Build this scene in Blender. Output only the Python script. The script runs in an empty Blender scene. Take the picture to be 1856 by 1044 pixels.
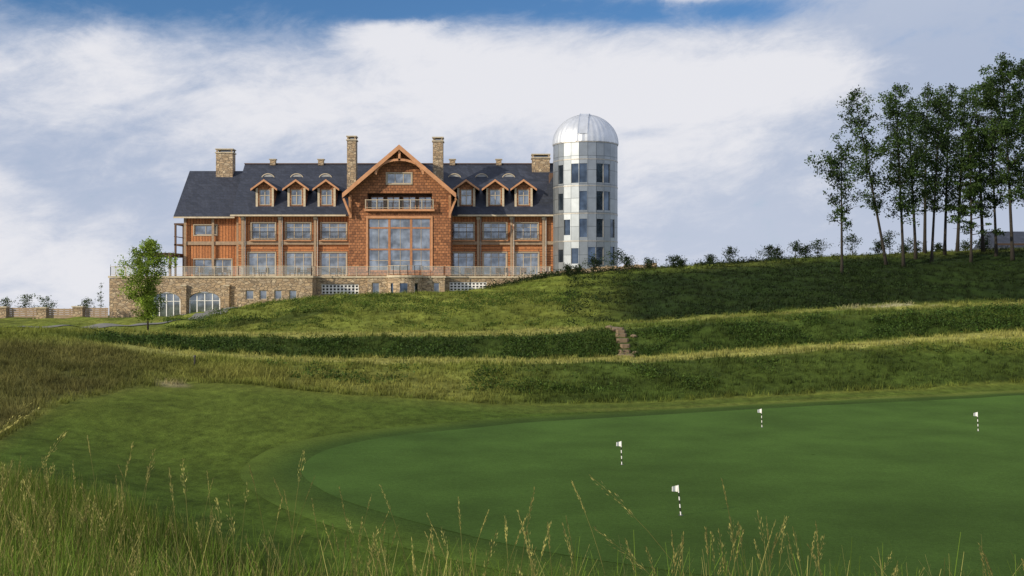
import bpy, math, random
import numpy as np
from mathutils import Vector
rng=np.random.default_rng(7); random.seed(7)
scene=bpy.context.scene
scene.view_settings.view_transform='Standard'
try: scene.view_settings.look='None'
except Exception: pass
COL=scene.collection
CX,CY,F,ZC=928.0,522.0,2000.0,5.0
def PX(px,Y): return (px-CX)/F*Y
def PZ(py,Y): return ZC+(CY-py)/F*Y

# ------------------------------------------------------------ node helpers
class NT:
    def __init__(s,nt): s.nt=nt; s.n=nt.nodes; s.l=nt.links
    def new(s,t,**kw):
        n=s.n.new(t)
        for k,v in kw.items(): setattr(n,k,v)
        return n
    def put(s,node,key,val):
        if val is None: return
        if hasattr(val,'is_output') or isinstance(val,bpy.types.NodeSocket): s.l.new(val,node.inputs[key])
        else: node.inputs[key].default_value=val
    def math(s,op,a,b=None,c=None,clamp=False):
        n=s.new('ShaderNodeMath',operation=op); n.use_clamp=clamp
        s.put(n,0,a); s.put(n,1,b); s.put(n,2,c); return n.outputs[0]
    def mix(s,f,a,b,mode='MIX'):
        n=s.new('ShaderNodeMixRGB',blend_type=mode)
        s.put(n,0,f); s.put(n,1,a); s.put(n,2,b); return n.outputs[0]
    def noise(s,vec,scale,detail=4,rough=.55,dist=0):
        n=s.new('ShaderNodeTexNoise'); s.put(n,'Vector',vec); n.inputs['Scale'].default_value=scale
        n.inputs['Detail'].default_value=detail; n.inputs['Roughness'].default_value=rough; n.inputs['Distortion'].default_value=dist
        return n.outputs['Fac']
    def ramp(s,f,stops):
        n=s.new('ShaderNodeValToRGB'); s.put(n,0,f); e=n.color_ramp.elements
        while len(e)<len(stops): e.new(.5)
        for i,(p,c) in enumerate(stops):
            e[i].position=p; e[i].color=(c[0],c[1],c[2],1) if not isinstance(c,(int,float)) else (c,c,c,1)
        return n.outputs[0]
    def mapr(s,v,a,b,c=0.,d=1.,smooth=True):
        n=s.new('ShaderNodeMapRange'); 
        if smooth: n.interpolation_type='SMOOTHSTEP'
        s.put(n,0,v); n.inputs[1].default_value=a; n.inputs[2].default_value=b; n.inputs[3].default_value=c; n.inputs[4].default_value=d
        return n.outputs[0]
def newmat(name):
    m=bpy.data.materials.new(name); m.use_nodes=True
    t=NT(m.node_tree); b=m.node_tree.nodes['Principled BSDF']
    b.inputs['Roughness'].default_value=.8
    return m,t,b
def c4(c): return (c[0],c[1],c[2],1)
def coords(t,wall=True,s=(1,1,1)):
    g=t.new('ShaderNodeTexCoord').outputs['Object']
    if not wall: return g
    sp=t.new('ShaderNodeSeparateXYZ'); t.put(sp,0,g)
    cb=t.new('ShaderNodeCombineXYZ'); t.put(cb,0,t.math('ADD',sp.outputs[0],sp.outputs[1])); t.put(cb,1,sp.outputs[2]); return cb.outputs[0]
def bump(t,b,h,st=.4,d=.05):
    n=t.new('ShaderNodeBump'); n.inputs['Strength'].default_value=st; n.inputs['Distance'].default_value=d
    t.put(n,'Height',h); t.put(b,'Normal',n.outputs[0])
def mat_simple(name,col,rough=.7,metal=0,var=.25,scale=3.):
    m,t,b=newmat(name); g=coords(t,False)
    n=t.noise(g,scale,5)
    c=t.ramp(n,[(.25,[x*(1-var) for x in col]),(.75,[min(1,x*(1+var)) for x in col])])
    t.put(b,'Base Color',c); b.inputs['Roughness'].default_value=rough; b.inputs['Metallic'].default_value=metal
    return m
def mat_brick(name,c1,c2,c3,bw,bh,mortar,mcol,offset=.5,bumpst=.5,rough=.85,noise_s=.35):
    m,t,b=newmat(name); w=coords(t,True)
    def br(a,bb,mm):
        n=t.new('ShaderNodeTexBrick'); n.offset=offset; t.put(n,'Vector',w); n.inputs['Color1'].default_value=c4(a); n.inputs['Color2'].default_value=c4(bb)
        n.inputs['Mortar'].default_value=c4(mm); n.inputs['Scale'].default_value=1; n.inputs['Mortar Size'].default_value=mortar
        n.inputs['Brick Width'].default_value=bw; n.inputs['Row Height'].default_value=bh; n.inputs['Mortar Smooth'].default_value=.2; return n
    n=br(c1,c2,mcol)
    big=t.noise(coords(t,False),noise_s,4)
    col=t.mix(t.mapr(big,.35,.7,0,.6),n.outputs['Color'],c4(c3),'MIX')
    col2=t.mix(n.outputs['Fac'],col,c4(mcol))
    fine=t.noise(coords(t,False),5.,4)
    col3=t.mix(1.,col2,t.ramp(fine,[(.25,.6),(.75,1.35)]),'MULTIPLY')
    t.put(b,'Base Color',col3); b.inputs['Roughness'].default_value=rough
    bump(t,b,t.math('SUBTRACT',fine,n.outputs['Fac']),bumpst,.04)
    return m
M={}
M['shingle']=mat_brick('cedar_shingle',(.42,.18,.078),(.17,.066,.028),(.32,.135,.062),.40,.30,.02,(.06,.028,.016))
M['board']=mat_brick('cedar_board_siding',(.50,.205,.080),(.29,.105,.038),(.38,.16,.068),2.8,.28,.032,(.11,.045,.02))
M['boardv']=mat_brick('cedar_vertical_boards',(.50,.205,.078),(.29,.105,.036),(.38,.16,.068),.34,7.,.035,(.12,.045,.02),offset=0.)
M['beam']=mat_simple('cedar_timber',(.48,.24,.12),.6,0,.25,2.)
M['darktimber']=mat_simple('dark_timber',(.10,.055,.035),.7)
M['post']=mat_simple('weathered_timber_post',(.30,.22,.15),.7)
M['frame']=mat_simple('painted_sage_frame',(.42,.36,.27),.5,0,.12)
M['redframe']=mat_simple('stained_window_frame',(.36,.17,.08),.5)
M['slate']=mat_brick('slate_roof',(.014,.020,.038),(.034,.042,.068),(.020,.027,.050),.45,.34,.012,(.010,.013,.022),rough=.65,bumpst=.3)
M['coping']=mat_simple('limestone_coping',(.46,.40,.30),.8)
M['steprock']=mat_simple('brown_step_stone',(.17,.125,.08),.9)
M['outtimber']=mat_simple('outbuilding_dark_timber',(.05,.03,.02),.9)  # dark timber colour of the outbuilding walls
M['cream']=mat_simple('cream_trim',(.5,.43,.32),.7)
M['steel']=mat_simple('steel_rail',(.35,.34,.32),.4,.5)
M['black']=mat_simple('black_paint',(.012,.012,.012),.5)
M['white']=mat_simple('white_paint',(.8,.8,.8),.5,0,.05)
M['louver']=mat_simple('pale_louver',(.30,.31,.32),.6)
M['bark']=mat_simple('tree_bark',(.020,.017,.013),.95,0,.4,6)
def mat_stone():
    m,t,b=newmat('fieldstone_masonry'); w=coords(t,True)
    mp=t.new('ShaderNodeMapping'); t.put(mp,0,w); mp.inputs['Scale'].default_value=(2.1,4.2,1)
    v=t.new('ShaderNodeTexVoronoi'); t.put(v,'Vector',mp.outputs[0]); v.inputs['Scale'].default_value=1.
    e=t.new('ShaderNodeTexVoronoi',feature='DISTANCE_TO_EDGE'); t.put(e,'Vector',mp.outputs[0]); e.inputs['Scale'].default_value=1.
    sp=t.new('ShaderNodeSeparateColor'); t.put(sp,0,v.outputs['Color'])
    c=t.ramp(sp.outputs[0],[(0,(.26,.19,.125)),(.25,(.38,.28,.18)),(.5,(.46,.345,.22)),(.72,(.33,.26,.19)),(1,(.52,.42,.29))])
    f=t.noise(coords(t,False),8.,4)
    c=t.mix(1.,c,t.ramp(f,[(.25,.75),(.75,1.25)]),'MULTIPLY')
    mo=t.mapr(e.outputs['Distance'],.02,.09)
    c=t.mix(mo,(.18,.14,.10,1),c)
    t.put(b,'Base Color',c); b.inputs['Roughness'].default_value=.9; bump(t,b,t.math('ADD',mo,f),.6,.05); return m
M['stone']=mat_stone()
def mat_glass(name,base,metal):
    m,t,b=newmat(name); g=coords(t,False)
    n=t.noise(g,.9,2)
    t.put(b,'Base Color',t.ramp(n,[(.35,[x*.45 for x in base]),(.65,base)]))
    b.inputs['Roughness'].default_value=.08; b.inputs['Metallic'].default_value=metal; b.inputs['IOR'].default_value=1.8
    bump(t,b,t.noise(g,.7,1),.12,.05); return m
M['glass']=mat_glass('window_glass',(.42,.47,.52),.75)
M['sglass']=mat_glass('silo_window_glass',(.13,.18,.25),.8)
def mat_clear():
    m,t,b=newmat('railing_glass'); b.inputs['Base Color'].default_value=(.55,.6,.6,1); b.inputs['Roughness'].default_value=.1
    b.inputs['Alpha'].default_value=.22; return m
M['clear']=mat_clear()
def mat_metal(name,dome=False):
    m,t,b=newmat(name); w=coords(t,False)
    sp=t.new('ShaderNodeSeparateXYZ'); t.put(sp,0,w)
    ang=t.math('ARCTAN2',sp.outputs[1],sp.outputs[0])
    cell_a=t.math('FLOOR',t.math('MULTIPLY',ang,24/(2*math.pi)))
    cell_z=t.math('FLOOR',t.math('MULTIPLY',sp.outputs[2],1/1.55))
    cb=t.new('ShaderNodeCombineXYZ'); t.put(cb,0,cell_a); 
    if not dome: t.put(cb,1,cell_z)
    wn=t.new('ShaderNodeTexWhiteNoise'); wn.noise_dimensions='3D'; t.put(wn,0,cb.outputs[0])
    base=t.ramp(wn.outputs['Value'],[(0,(.27,.305,.345)),(1,(.37,.41,.455))]) if not dome else t.ramp(wn.outputs['Value'],[(0,(.66,.69,.74)),(1,(.71,.74,.79))])
    if not dome:
        fz=t.math('FRACT',t.math('MULTIPLY',sp.outputs[2],1/1.55)); fa=t.math('FRACT',t.math('MULTIPLY',ang,24/(2*math.pi)))
        l=t.math('MAXIMUM',t.math('LESS_THAN',fz,.035),t.math('LESS_THAN',fa,.06))
        base=t.mix(t.math('MULTIPLY',l,.75),base,(.07,.08,.09,1))
    n=t.noise(w,1.2,5,.6); base=t.mix(1.,base,t.ramp(n,[(.3,.88),(.7,1.08)]),'MULTIPLY')
    t.put(b,'Base Color',base); b.inputs['Metallic'].default_value=.7
    t.put(b,'Roughness',t.mapr(wn.outputs['Value'],0,1,.36,.44,False)); return m
M['metal']=mat_metal('galvanised_panels'); M['dome']=mat_metal('polished_dome_metal',True)
def mat_attr(name,rough=.7,ns=2.,lo=.6,hi=1.4,trans=.0,spec=.3):
    m,t,b=newmat(name); a=t.new('ShaderNodeVertexColor'); a.layer_name='Col'
    n=t.noise(coords(t,False),ns,4)
    c=t.mix(1.,a.outputs[0],t.ramp(n,[(.3,lo),(.7,hi)]),'MULTIPLY'); t.put(b,'Base Color',c)
    b.inputs['Roughness'].default_value=rough; b.inputs['Specular IOR Level'].default_value=spec
    if trans>0:
        tr=t.new('ShaderNodeBsdfTranslucent'); t.put(tr,0,c); mx=t.new('ShaderNodeMixShader'); mx.inputs[0].default_value=trans
        t.l.new(b.outputs[0],mx.inputs[1]); t.l.new(tr.outputs[0],mx.inputs[2]); t.l.new(mx.outputs[0],t.n['Material Output'].inputs[0])
    return m
M['grass']=mat_attr('grass_blades',.7,1.,.75,1.25,.3,.12)
M['leaf']=mat_attr('tree_leaves',.6,1.,.7,1.3,.3,.12)

# ------------------------------------------------------------ mesh helpers
def mesh_np(name,V,Fc,mat,col=None,smooth=False):
    V=np.asarray(V,dtype=np.float32); Fc=np.asarray(Fc,dtype=np.int32); k=Fc.shape[1]
    me=bpy.data.meshes.new(name); me.vertices.add(len(V)); me.vertices.foreach_set('co',V.ravel())
    me.loops.add(Fc.size); me.loops.foreach_set('vertex_index',Fc.ravel())
    me.polygons.add(len(Fc)); me.polygons.foreach_set('loop_start',np.arange(0,Fc.size,k,dtype=np.int32))
    me.update(calc_edges=True)
    if smooth: me.polygons.foreach_set('use_smooth',np.ones(len(Fc),dtype=bool))
    if col is not None:
        a=me.color_attributes.new(name='Col',type='FLOAT_COLOR',domain='POINT')
        cc=np.ones((len(V),4),dtype=np.float32); cc[:,:3]=col; a.data.foreach_set('color',cc.ravel())
    me.materials.append(mat); o=bpy.data.objects.new(name,me); COL.objects.link(o); return o
class MB:
    def __init__(s): s.v=[]; s.f=[]; s.m=[]; s.mats=[]
    def mi(s,m):
        if m not in s.mats: s.mats.append(m)
        return s.mats.index(m)
    def poly(s,pts,m):
        i=len(s.v); s.v+=[tuple(p) for p in pts]; s.f.append(list(range(i,i+len(pts)))); s.m.append(s.mi(m))
    def box(s,x0,x1,y0,y1,z0,z1,m):
        i=len(s.v); s.v+=[(x,y,z) for z in (z0,z1) for y in (y0,y1) for x in (x0,x1)]
        for f in ((0,2,3,1),(4,5,7,6),(0,1,5,4),(2,6,7,3),(0,4,6,2),(1,3,7,5)): s.f.append([i+k for k in f]); s.m.append(s.mi(m))
    def extr(s,pts,vec,m):
        i=len(s.v); n=len(pts); s.v+=[tuple(p) for p in pts]+[tuple(p[k]+vec[k] for k in range(3)) for p in pts]
        s.f.append([i+k for k in range(n)][::-1]); s.m.append(s.mi(m)); s.f.append([i+n+k for k in range(n)]); s.m.append(s.mi(m))
        for k in range(n): s.f.append([i+k,i+(k+1)%n,i+n+(k+1)%n,i+n+k]); s.m.append(s.mi(m))
    def beam(s,a,b,w,m,up=(0,0,1)):
        a=Vector(a); b=Vector(b); d=(b-a).normalized(); u=Vector(up)
        if abs(d.dot(u))>.95: u=Vector((0,1,0))
        r=d.cross(u).normalized()*w/2; q=r.cross(d).normalized()*w/2
        s.extr([a+r+q,a-r+q,a-r-q,a+r-q],tuple(b-a),m)
    def tube(s,pts,rad,m,n=7,cap=True):
        rings=[]
        for k,p in enumerate(pts):
            p=Vector(p); d=(Vector(pts[min(k+1,len(pts)-1)])-Vector(pts[max(k-1,0)]))
            d=d.normalized() if d.length>0 else Vector((0,0,1))
            u=Vector((1,0,0)) if abs(d.x)<.8 else Vector((0,1,0)); a=d.cross(u).normalized(); b=d.cross(a).normalized()
            i=len(s.v); s.v+=[tuple(p+(a*math.cos(2*math.pi*j/n)+b*math.sin(2*math.pi*j/n))*rad[k]) for j in range(n)]; rings.append(i)
        mi=s.mi(m)
        for k in range(len(rings)-1):
            for j in range(n): s.f.append([rings[k]+j,rings[k]+(j+1)%n,rings[k+1]+(j+1)%n,rings[k+1]+j]); s.m.append(mi)
        if cap:
            s.f.append([rings[0]+j for j in range(n)]); s.m.append(mi); s.f.append([rings[-1]+j for j in range(n)][::-1]); s.m.append(mi)
    def obj(s,name,parent=None,loc=(0,0,0),smooth=False):
        me=bpy.data.meshes.new(name); L=Vector(loc)
        me.from_pydata([tuple(Vector(v)-L) for v in s.v],[],s.f)
        for m in s.mats: me.materials.append(m)
        me.polygons.foreach_set('material_index',s.m)
        if smooth: me.polygons.foreach_set('use_smooth',[True]*len(s.f))
        import bmesh
        bm=bmesh.new(); bm.from_mesh(me); bmesh.ops.recalc_face_normals(bm,faces=bm.faces); bm.to_mesh(me); bm.free()
        o=bpy.data.objects.new(name,me); COL.objects.link(o); 
        if parent is not None:
            base=parent.get('_loc',(0,0,0)); o.parent=parent; o.location=L-Vector(base)
        else: o.location=L
        o['_loc']=tuple(L); return o
def empty(name,loc,label,cat,group=None):
    o=bpy.data.objects.new(name,None); COL.objects.link(o); o.location=loc; o['_loc']=tuple(loc); o['label']=label; o['category']=cat
    if group: o['group']=group
    return o
def tag(o,label,cat,group=None):
    o['label']=label; o['category']=cat
    if group: o['group']=group

# ------------------------------------------------------------ terrain
cols=[-600,0,130,300,450,600,900,1000,1180,1500,1856,2600]
def z_(Y,py): return 5+(522-py)/2000*Y
rows=[]
def R(Ys,zs=None,pys=None):
    Ys=[Ys]*12 if isinstance(Ys,(int,float)) else Ys
    if zs is None: zs=[z_(Y,p) for Y,p in zip(Ys,pys)]
    elif isinstance(zs,(int,float)): zs=[zs]*12
    rows.append((Ys,zs))
R(-40,3.2); R(1,3.25)
R(4,[3.5,3.45,3.4,3.35,3.3,3.25,3.2,3.2,3.2,3.2,3.2,3.2])
R(8,[2.9,2.75,2.7,2.6,2.4,2.3,2.2,2.2,2.2,2.2,2.2,2.2])
R(14,[2.3,2.0,1.75,1.3,.9,.6,.4,.3,.3,.3,.3,.3])
R(18.2,[2.0,1.5,1.2,.75,.4,.12,.0,0,0,0,0,0])
R(24,[1.9,1.1,.75,.3,.06,.0,0,0,0,0,0,0])
R(30,[1.9,.95,.6,.12,.02,0,0,0,0,0,0,0])
R(38,[2.2,1.35,1.1,.72,.42,.16,0,0,0,0,0,0])
R([46,46,46,46,46,46,46.5,47,48,50,52,54],[2.4,1.85,1.5,1.14,.97,.56,.02,0,0,.15,.3,.3])
R([55.5,55.5,55.5,55.5,55.5,55.5,55.5,56,56.5,58.5,60.5,62],None,[618,620,623,646,656,660,662,661,657,635,611,592])
R([62,62,62,62,62,62,62,62,62,63,65,66],None,[606,607,611,631,641,647,649,648,645,623,600,582])
R([67,67,67,67,67,67,67,67,67,68,69,70],None,[600,601,604,611,613,613,611,608,594,575,560,543])
R([74,74,74,74,74,74,74,74,74,74,74,74],None,[596,597,599,602,602,602,600,594,584,562,550,530])
R(84,None,[590,591,592,589,574,559,558,560,551,524,508,490])
R(96,None,[584,584,584,581,556,537,534,529,512,487,468,450])
R(108,None,[579,579,578,577,556,541,526,503,490,467,452,435])
R(118,None,[576,576,576,575,558,546,527,499,488,468,454,440])
R(135,[1.4,1.5,1.6,1.6,3,4,4.5,6,6.8,8,9,9.5])
R(165,[-4,-4,-4,-4,-3,-1,0,1,2,4,6,7]); R(420,-60); R(4000,-160); R(14000,-480)
pxg=np.arange(-1400,3401,20.)
RY=np.array([np.interp(pxg,cols,r[0]) for r in rows]); RZ=np.array([np.interp(pxg,cols,r[1]) for r in rows])
k=np.ones(5)/5
def sm(a):
    p=np.pad(a,((0,0),(2,2)),mode='edge'); return np.array([np.convolve(q,k,'valid') for q in p])
RY=sm(sm(RY)); RZ=sm(sm(RZ))
Yg=np.concatenate([np.arange(-40,170,.25),np.geomspace(170,14000,60)])
def pchip(x,y,xi):
    h=np.diff(x); d=np.diff(y)/h; m=np.zeros_like(y)
    for i in range(1,len(x)-1):
        if d[i-1]*d[i]>0:
            w1=2*h[i]+h[i-1]; w2=h[i]+2*h[i-1]; m[i]=(w1+w2)/(w1/d[i-1]+w2/d[i])
    j=np.clip(np.searchsorted(x,xi,side='right')-1,0,len(x)-2); t=(xi-x[j])/h[j]
    return (2*t**3-3*t**2+1)*y[j]+(t**3-2*t**2+t)*h[j]*m[j]+(-2*t**3+3*t**2)*y[j+1]+(t**3-t**2)*h[j]*m[j+1]
HG=np.array([pchip(RY[:,c],RZ[:,c],Yg) for c in range(len(pxg))]) # [px,Y]
def pxe(x,y): return 928+2000*np.asarray(x)/np.maximum(y,12.)
def H(x,y):
    x=np.asarray(x,dtype=float); y=np.asarray(y,dtype=float)
    px=np.clip(pxe(x,y),pxg[0],pxg[-1]-1e-3); i=(px-pxg[0])/20; i0=np.floor(i).astype(int); fi=i-i0; i1=np.minimum(i0+1,len(pxg)-1)
    j=np.clip(np.searchsorted(Yg,y,side='right')-1,0,len(Yg)-2); fj=np.clip((y-Yg[j])/(Yg[j+1]-Yg[j]),0,1)
    a=HG[i0,j]*(1-fj)+HG[i0,j+1]*fj; b=HG[i1,j]*(1-fj)+HG[i1,j+1]*fj
    z=a*(1-fi)+b*fi
    w=np.clip((y-47)/8,0,1)*np.clip((116-y)/6,0,1)*(.45+.55*np.clip((y-74)/6,0,1))
    return z+w*.14*(np.sin(x*.7+1.3*np.sin(y*.31))*np.sin(y*.9+x*.23)+.5*np.sin(x*1.9+y*1.1))
def vn(x,y,s,seed=0): # value noise
    x=x*s+seed*17.3; y=y*s+seed*9.1
    xi=np.floor(x); yi=np.floor(y); fx=x-xi; fy=y-yi; fx=fx*fx*(3-2*fx); fy=fy*fy*(3-2*fy)
    def h(a,b): 
        v=np.sin(a*127.1+b*311.7+seed*74.7)*43758.5453; return v-np.floor(v)
    return (h(xi,yi)*(1-fx)+h(xi+1,yi)*fx)*(1-fy)+(h(xi,yi+1)*(1-fx)+h(xi+1,yi+1)*fx)*fy
def fbm(x,y,s,seed=0): return .5*vn(x,y,s,seed)+.3*vn(x,y,s*2.1,seed+1)+.2*vn(x,y,s*4.3,seed+2)
def ss(a,b,v): t=np.clip((v-a)/(b-a),0,1); return t*t*(3-2*t)
def masks(x,y):
    px=pxe(x,y); wob=(fbm(x,y,.25,3)-.5)*3
    ym=np.interp(px,[-600,0,100,250,350,450,900,1180,1500,1856,2600],[20,29,36,43,45.3,46,46.5,48,50.5,53,55])+wob*np.interp(px,[0,600],[.6,.3])
    yn=np.interp(px,[-600,0,300,600,900,1800],[30,25,20.5,17.5,16.5,16.5])+wob*.7
    mown=ss(-.5,.5,ym-y)*ss(-.6,.6,y-yn)
    e1=np.interp(px,[0,1180,1856],[55.5,56.5,60.5])
    s1=ss(-.4,0.5,y-e1+wob*.2)*ss(-.6,.6,(e1+4.4)-y+wob*.25)*ss(0,330,px)
    s2=ss(-.6,.4,y-68.+wob*.2)*ss(-.6,.6,73.4-y+wob*.2)*ss(120,450,px)*ss(1110,1040,px)
    s3=ss(-1,.4,y-72.8+wob*.3)*ss(-.8,.8,75.-y)*ss(1040,1250,px)*.6
    bank2=ss(-.7,.7,y-e1-5.)*ss(-.6,.6,67.4-y)
    shade=ss(1010,1180,px)*ss(75.,77,y)*ss(114,98,y)  # deep shade of the right slope, painted into ground and blade colours
    return px,mown,s1,s2,s3,bank2,shade,ym
def ground_color(x,y):
    px,mown,s1,s2,s3,b2,shade,ym=masks(x,y)
    n1=fbm(x,y,.12,5)[...,None]; n2=fbm(x,y,.6,8)[...,None]; n3=vn(x,y,2.5,11)[...,None]
    A=np.array
    rough=A([.085,.124,.020])*(1-n1)+A([.180,.192,.040])*n1
    rough=rough*(.5+1.*n2)
    c=rough
    dry=(ss(450,150,px)*ss(-1,3,y-ym)*ss(60,52,y))[...,None]
    c=c*(1-dry*.8)+(A([.150,.125,.048])*n1+A([.085,.088,.026])*(1-n1))*(.4+1.1*n2)*dry*.8
    gold=(ss(250,430,px)*ss(1050,750,px)*ss(0,1.5,y-ym)*ss(55,50,y))[...,None]
    c=c*(1-gold*.6)+A([.19,.185,.048])*(.5+1.*n2)*gold*.6
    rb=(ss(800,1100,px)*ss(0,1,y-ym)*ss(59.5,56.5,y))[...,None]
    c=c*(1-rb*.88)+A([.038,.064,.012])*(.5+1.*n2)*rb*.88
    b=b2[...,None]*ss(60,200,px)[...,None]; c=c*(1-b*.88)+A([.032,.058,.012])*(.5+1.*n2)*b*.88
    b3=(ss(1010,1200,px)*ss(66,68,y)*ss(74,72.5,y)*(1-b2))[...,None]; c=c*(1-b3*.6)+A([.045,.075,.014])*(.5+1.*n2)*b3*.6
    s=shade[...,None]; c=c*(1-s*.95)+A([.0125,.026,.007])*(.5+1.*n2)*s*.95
    st=np.clip(s1+s2+s3,0,1)[...,None]*.88; c=c*(1-st)+A([.29,.285,.085])*(.8+.4*n2)*st
    m=mown[...,None]; mc=A([.058,.096,.015])*(.78+.44*n1)*(.85+.3*n3)
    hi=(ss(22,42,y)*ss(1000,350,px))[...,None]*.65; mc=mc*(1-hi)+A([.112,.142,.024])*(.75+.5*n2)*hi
    ed=(ss(3,0,ym-y)*.35)[...,None]; mc=mc*(1-ed)+A([.15,.165,.035])*ed
    c=c*(1-m)+mc*m
    ln=(ss(.9,.2,np.abs(y-(ym-2.2)))*ss(850,1100,px)*.55)[...,None]; c=c*(1-ln)+A([.14,.165,.035])*ln
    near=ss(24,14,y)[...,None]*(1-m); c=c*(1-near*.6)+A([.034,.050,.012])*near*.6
    sand=(ss(1.0,.3,np.hypot((px-312)/45,(y-44.8)/1.3))*ss(.35,.6,n2[...,0]))[...,None]; c=c*(1-sand*.7)+A([.30,.25,.15])*sand*.7
    sand=(ss(1.0,.3,np.hypot((px-1600)/140,(y-75)/.9))*ss(.4,.6,n2[...,0]))[...,None]; c=c*(1-sand*.6)+A([.42,.38,.27])*sand*.6
    far=ss(130,200,y)[...,None]; c=c*(1-far)+A([.03,.05,.03])*far
    return np.clip(c,0,1)
pc=np.concatenate([np.arange(-1400,-150,50.),np.arange(-150,2010,4.),np.arange(2010,3400,50.)])
yr=np.concatenate([np.arange(-40,0,4.),np.arange(0,16,.5),np.arange(16,64,.16),np.arange(64,122,.3),np.arange(122,170,2.),np.geomspace(170,14000,40)])
PXG,YG=np.meshgrid(pc,yr,indexing='xy'); XG=(PXG-928)/2000*np.maximum(YG,12.); ZG=H(XG,YG)
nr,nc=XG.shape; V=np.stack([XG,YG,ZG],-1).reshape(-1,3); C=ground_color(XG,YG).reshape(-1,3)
idx=np.arange(nr*nc).reshape(nr,nc); Fq=np.stack([idx[:-1,:-1],idx[:-1,1:],idx[1:,1:],idx[1:,:-1]],-1).reshape(-1,4)
def mat_ground():
    m,t,b=newmat('rough_and_mown_grass'); a=t.new('ShaderNodeVertexColor'); a.layer_name='Col'; g=coords(t,False)
    mp=t.new('ShaderNodeMapping'); t.put(mp,0,g); mp.inputs['Scale'].default_value=(1,.45,1); mp.inputs['Rotation'].default_value=(0,0,.3)
    n=t.noise(mp.outputs[0],3.,8,.7); n2=t.noise(g,.5,5,.6); n3=t.noise(g,22.,4,.7)
    c=t.mix(1.,a.outputs[0],t.ramp(n,[(.3,.6),(.7,1.4)]),'MULTIPLY'); c=t.mix(1.,c,t.ramp(n2,[(.3,.8),(.7,1.2)]),'MULTIPLY'); c=t.mix(1.,c,t.ramp(n3,[(.3,.6),(.7,1.4)]),'MULTIPLY')
    t.put(b,'Base Color',c); b.inputs['Roughness'].default_value=.95; b.inputs['Specular IOR Level'].default_value=.04
    bump(t,b,t.noise(g,6.,8,.75),.7,.16); return m
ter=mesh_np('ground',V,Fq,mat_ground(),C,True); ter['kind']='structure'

# putting green + collar
gp=[(548,862),(556,838),(600,817),(700,797),(850,779),(950,767),(1100,758),(1300,747),(1500,738),(1700,731),(1856,725),(2100,719),(2350,735),(2500,800),(2500,950),(2250,1062),(1856,1066),(1500,1058),(1300,1046),(1150,1026),(1000,1003),(850,972),(700,932),(600,898)]
gw=np.array([((p-928)/2000*(10000/(q-522)),10000/(q-522)) for p,q in gp])
def catmull(P,n):
    out=[];N=len(P)
    for i in range(N):
        p0,p1,p2,p3=P[i-1],P[i],P[(i+1)%N],P[(i+2)%N]
        for t in np.linspace(0,1,n,endpoint=False):
            out.append(.5*((2*p1)+(-p0+p2)*t+(2*p0-5*p1+4*p2-p3)*t*t+(-p0+3*p1-3*p2+p3)*t**3))
    return np.array(out)
gw=catmull(gw,12); cen=np.array([9.,33.])
def ringmesh(name,outline,r0,mat,lift,colfn,extra=0,nr=60):
    ts=1-(1-np.linspace(0,1,nr))**1.5*(1-r0); P=outline
    nrm=np.roll(P,-1,0)-np.roll(P,1,0); nrm=np.stack([nrm[:,1],-nrm[:,0]],1); nrm/=np.linalg.norm(nrm,axis=1)[:,None]
    if np.mean(np.sum(nrm*(P-cen),1))<0: nrm=-nrm
    Q=P+nrm*extra
    X=cen[0]+(Q[:,0]-cen[0])[None,:]*ts[:,None]; Y=cen[1]+(Q[:,1]-cen[1])[None,:]*ts[:,None]
    Z=H(X,Y)+lift; n=len(P); V=np.stack([X,Y,Z],-1).reshape(-1,3); i=np.arange(nr*n).reshape(nr,n); ir=np.roll(i,-1,1)
    Fq=np.stack([i[:-1],ir[:-1],ir[1:],i[1:]],-1).reshape(-1,4); return mesh_np(name,V,Fq,mat,colfn(X,Y,ts).reshape(-1,3),True)
def mat_green(name,k):
    m,t,b=newmat(name); a=t.new('ShaderNodeVertexColor'); a.layer_name='Col'; g=coords(t,False)
    n=t.noise(g,9.,6,.7); n2=t.noise(g,.35,5,.6); c=t.mix(1.,a.outputs[0],t.ramp(n,[(.3,1-k),(.7,1+k)]),'MULTIPLY')
    n3=t.noise(g,40.,3,.7); c=t.mix(1.,c,t.ramp(n3,[(.3,1-k*2),(.7,1+k*2)]),'MULTIPLY')
    c=t.mix(1.,c,t.ramp(n2,[(.3,.80),(.7,1.2)]),'MULTIPLY'); t.put(b,'Base Color',c); b.inputs['Roughness'].default_value=.95; b.inputs['Specular IOR Level'].default_value=.05
    bump(t,b,n,.3,.02); return m
def ccol(X,Y,ts):
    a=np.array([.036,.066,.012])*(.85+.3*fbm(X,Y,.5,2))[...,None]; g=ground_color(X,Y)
    k=ss(.0,1,(ts-.90)/.10)[:,None,None] ; return a*(1-k)+g*k
collar=ringmesh('collar_turf',gw,.02,mat_green('collar_turf',.25),.006,ccol,1.6,120); collar['kind']='structure'
green=ringmesh('putting_green',gw,.003,mat_green('putting_green_turf',.14),.014,lambda X,Y,ts:np.array([.050,.096,.0185])*(.78+.44*fbm(X,Y,.13,2))[...,None]*np.interp(Y,[18,30,50],[.75,.98,1.15])[...,None]); green['kind']='structure'

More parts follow.
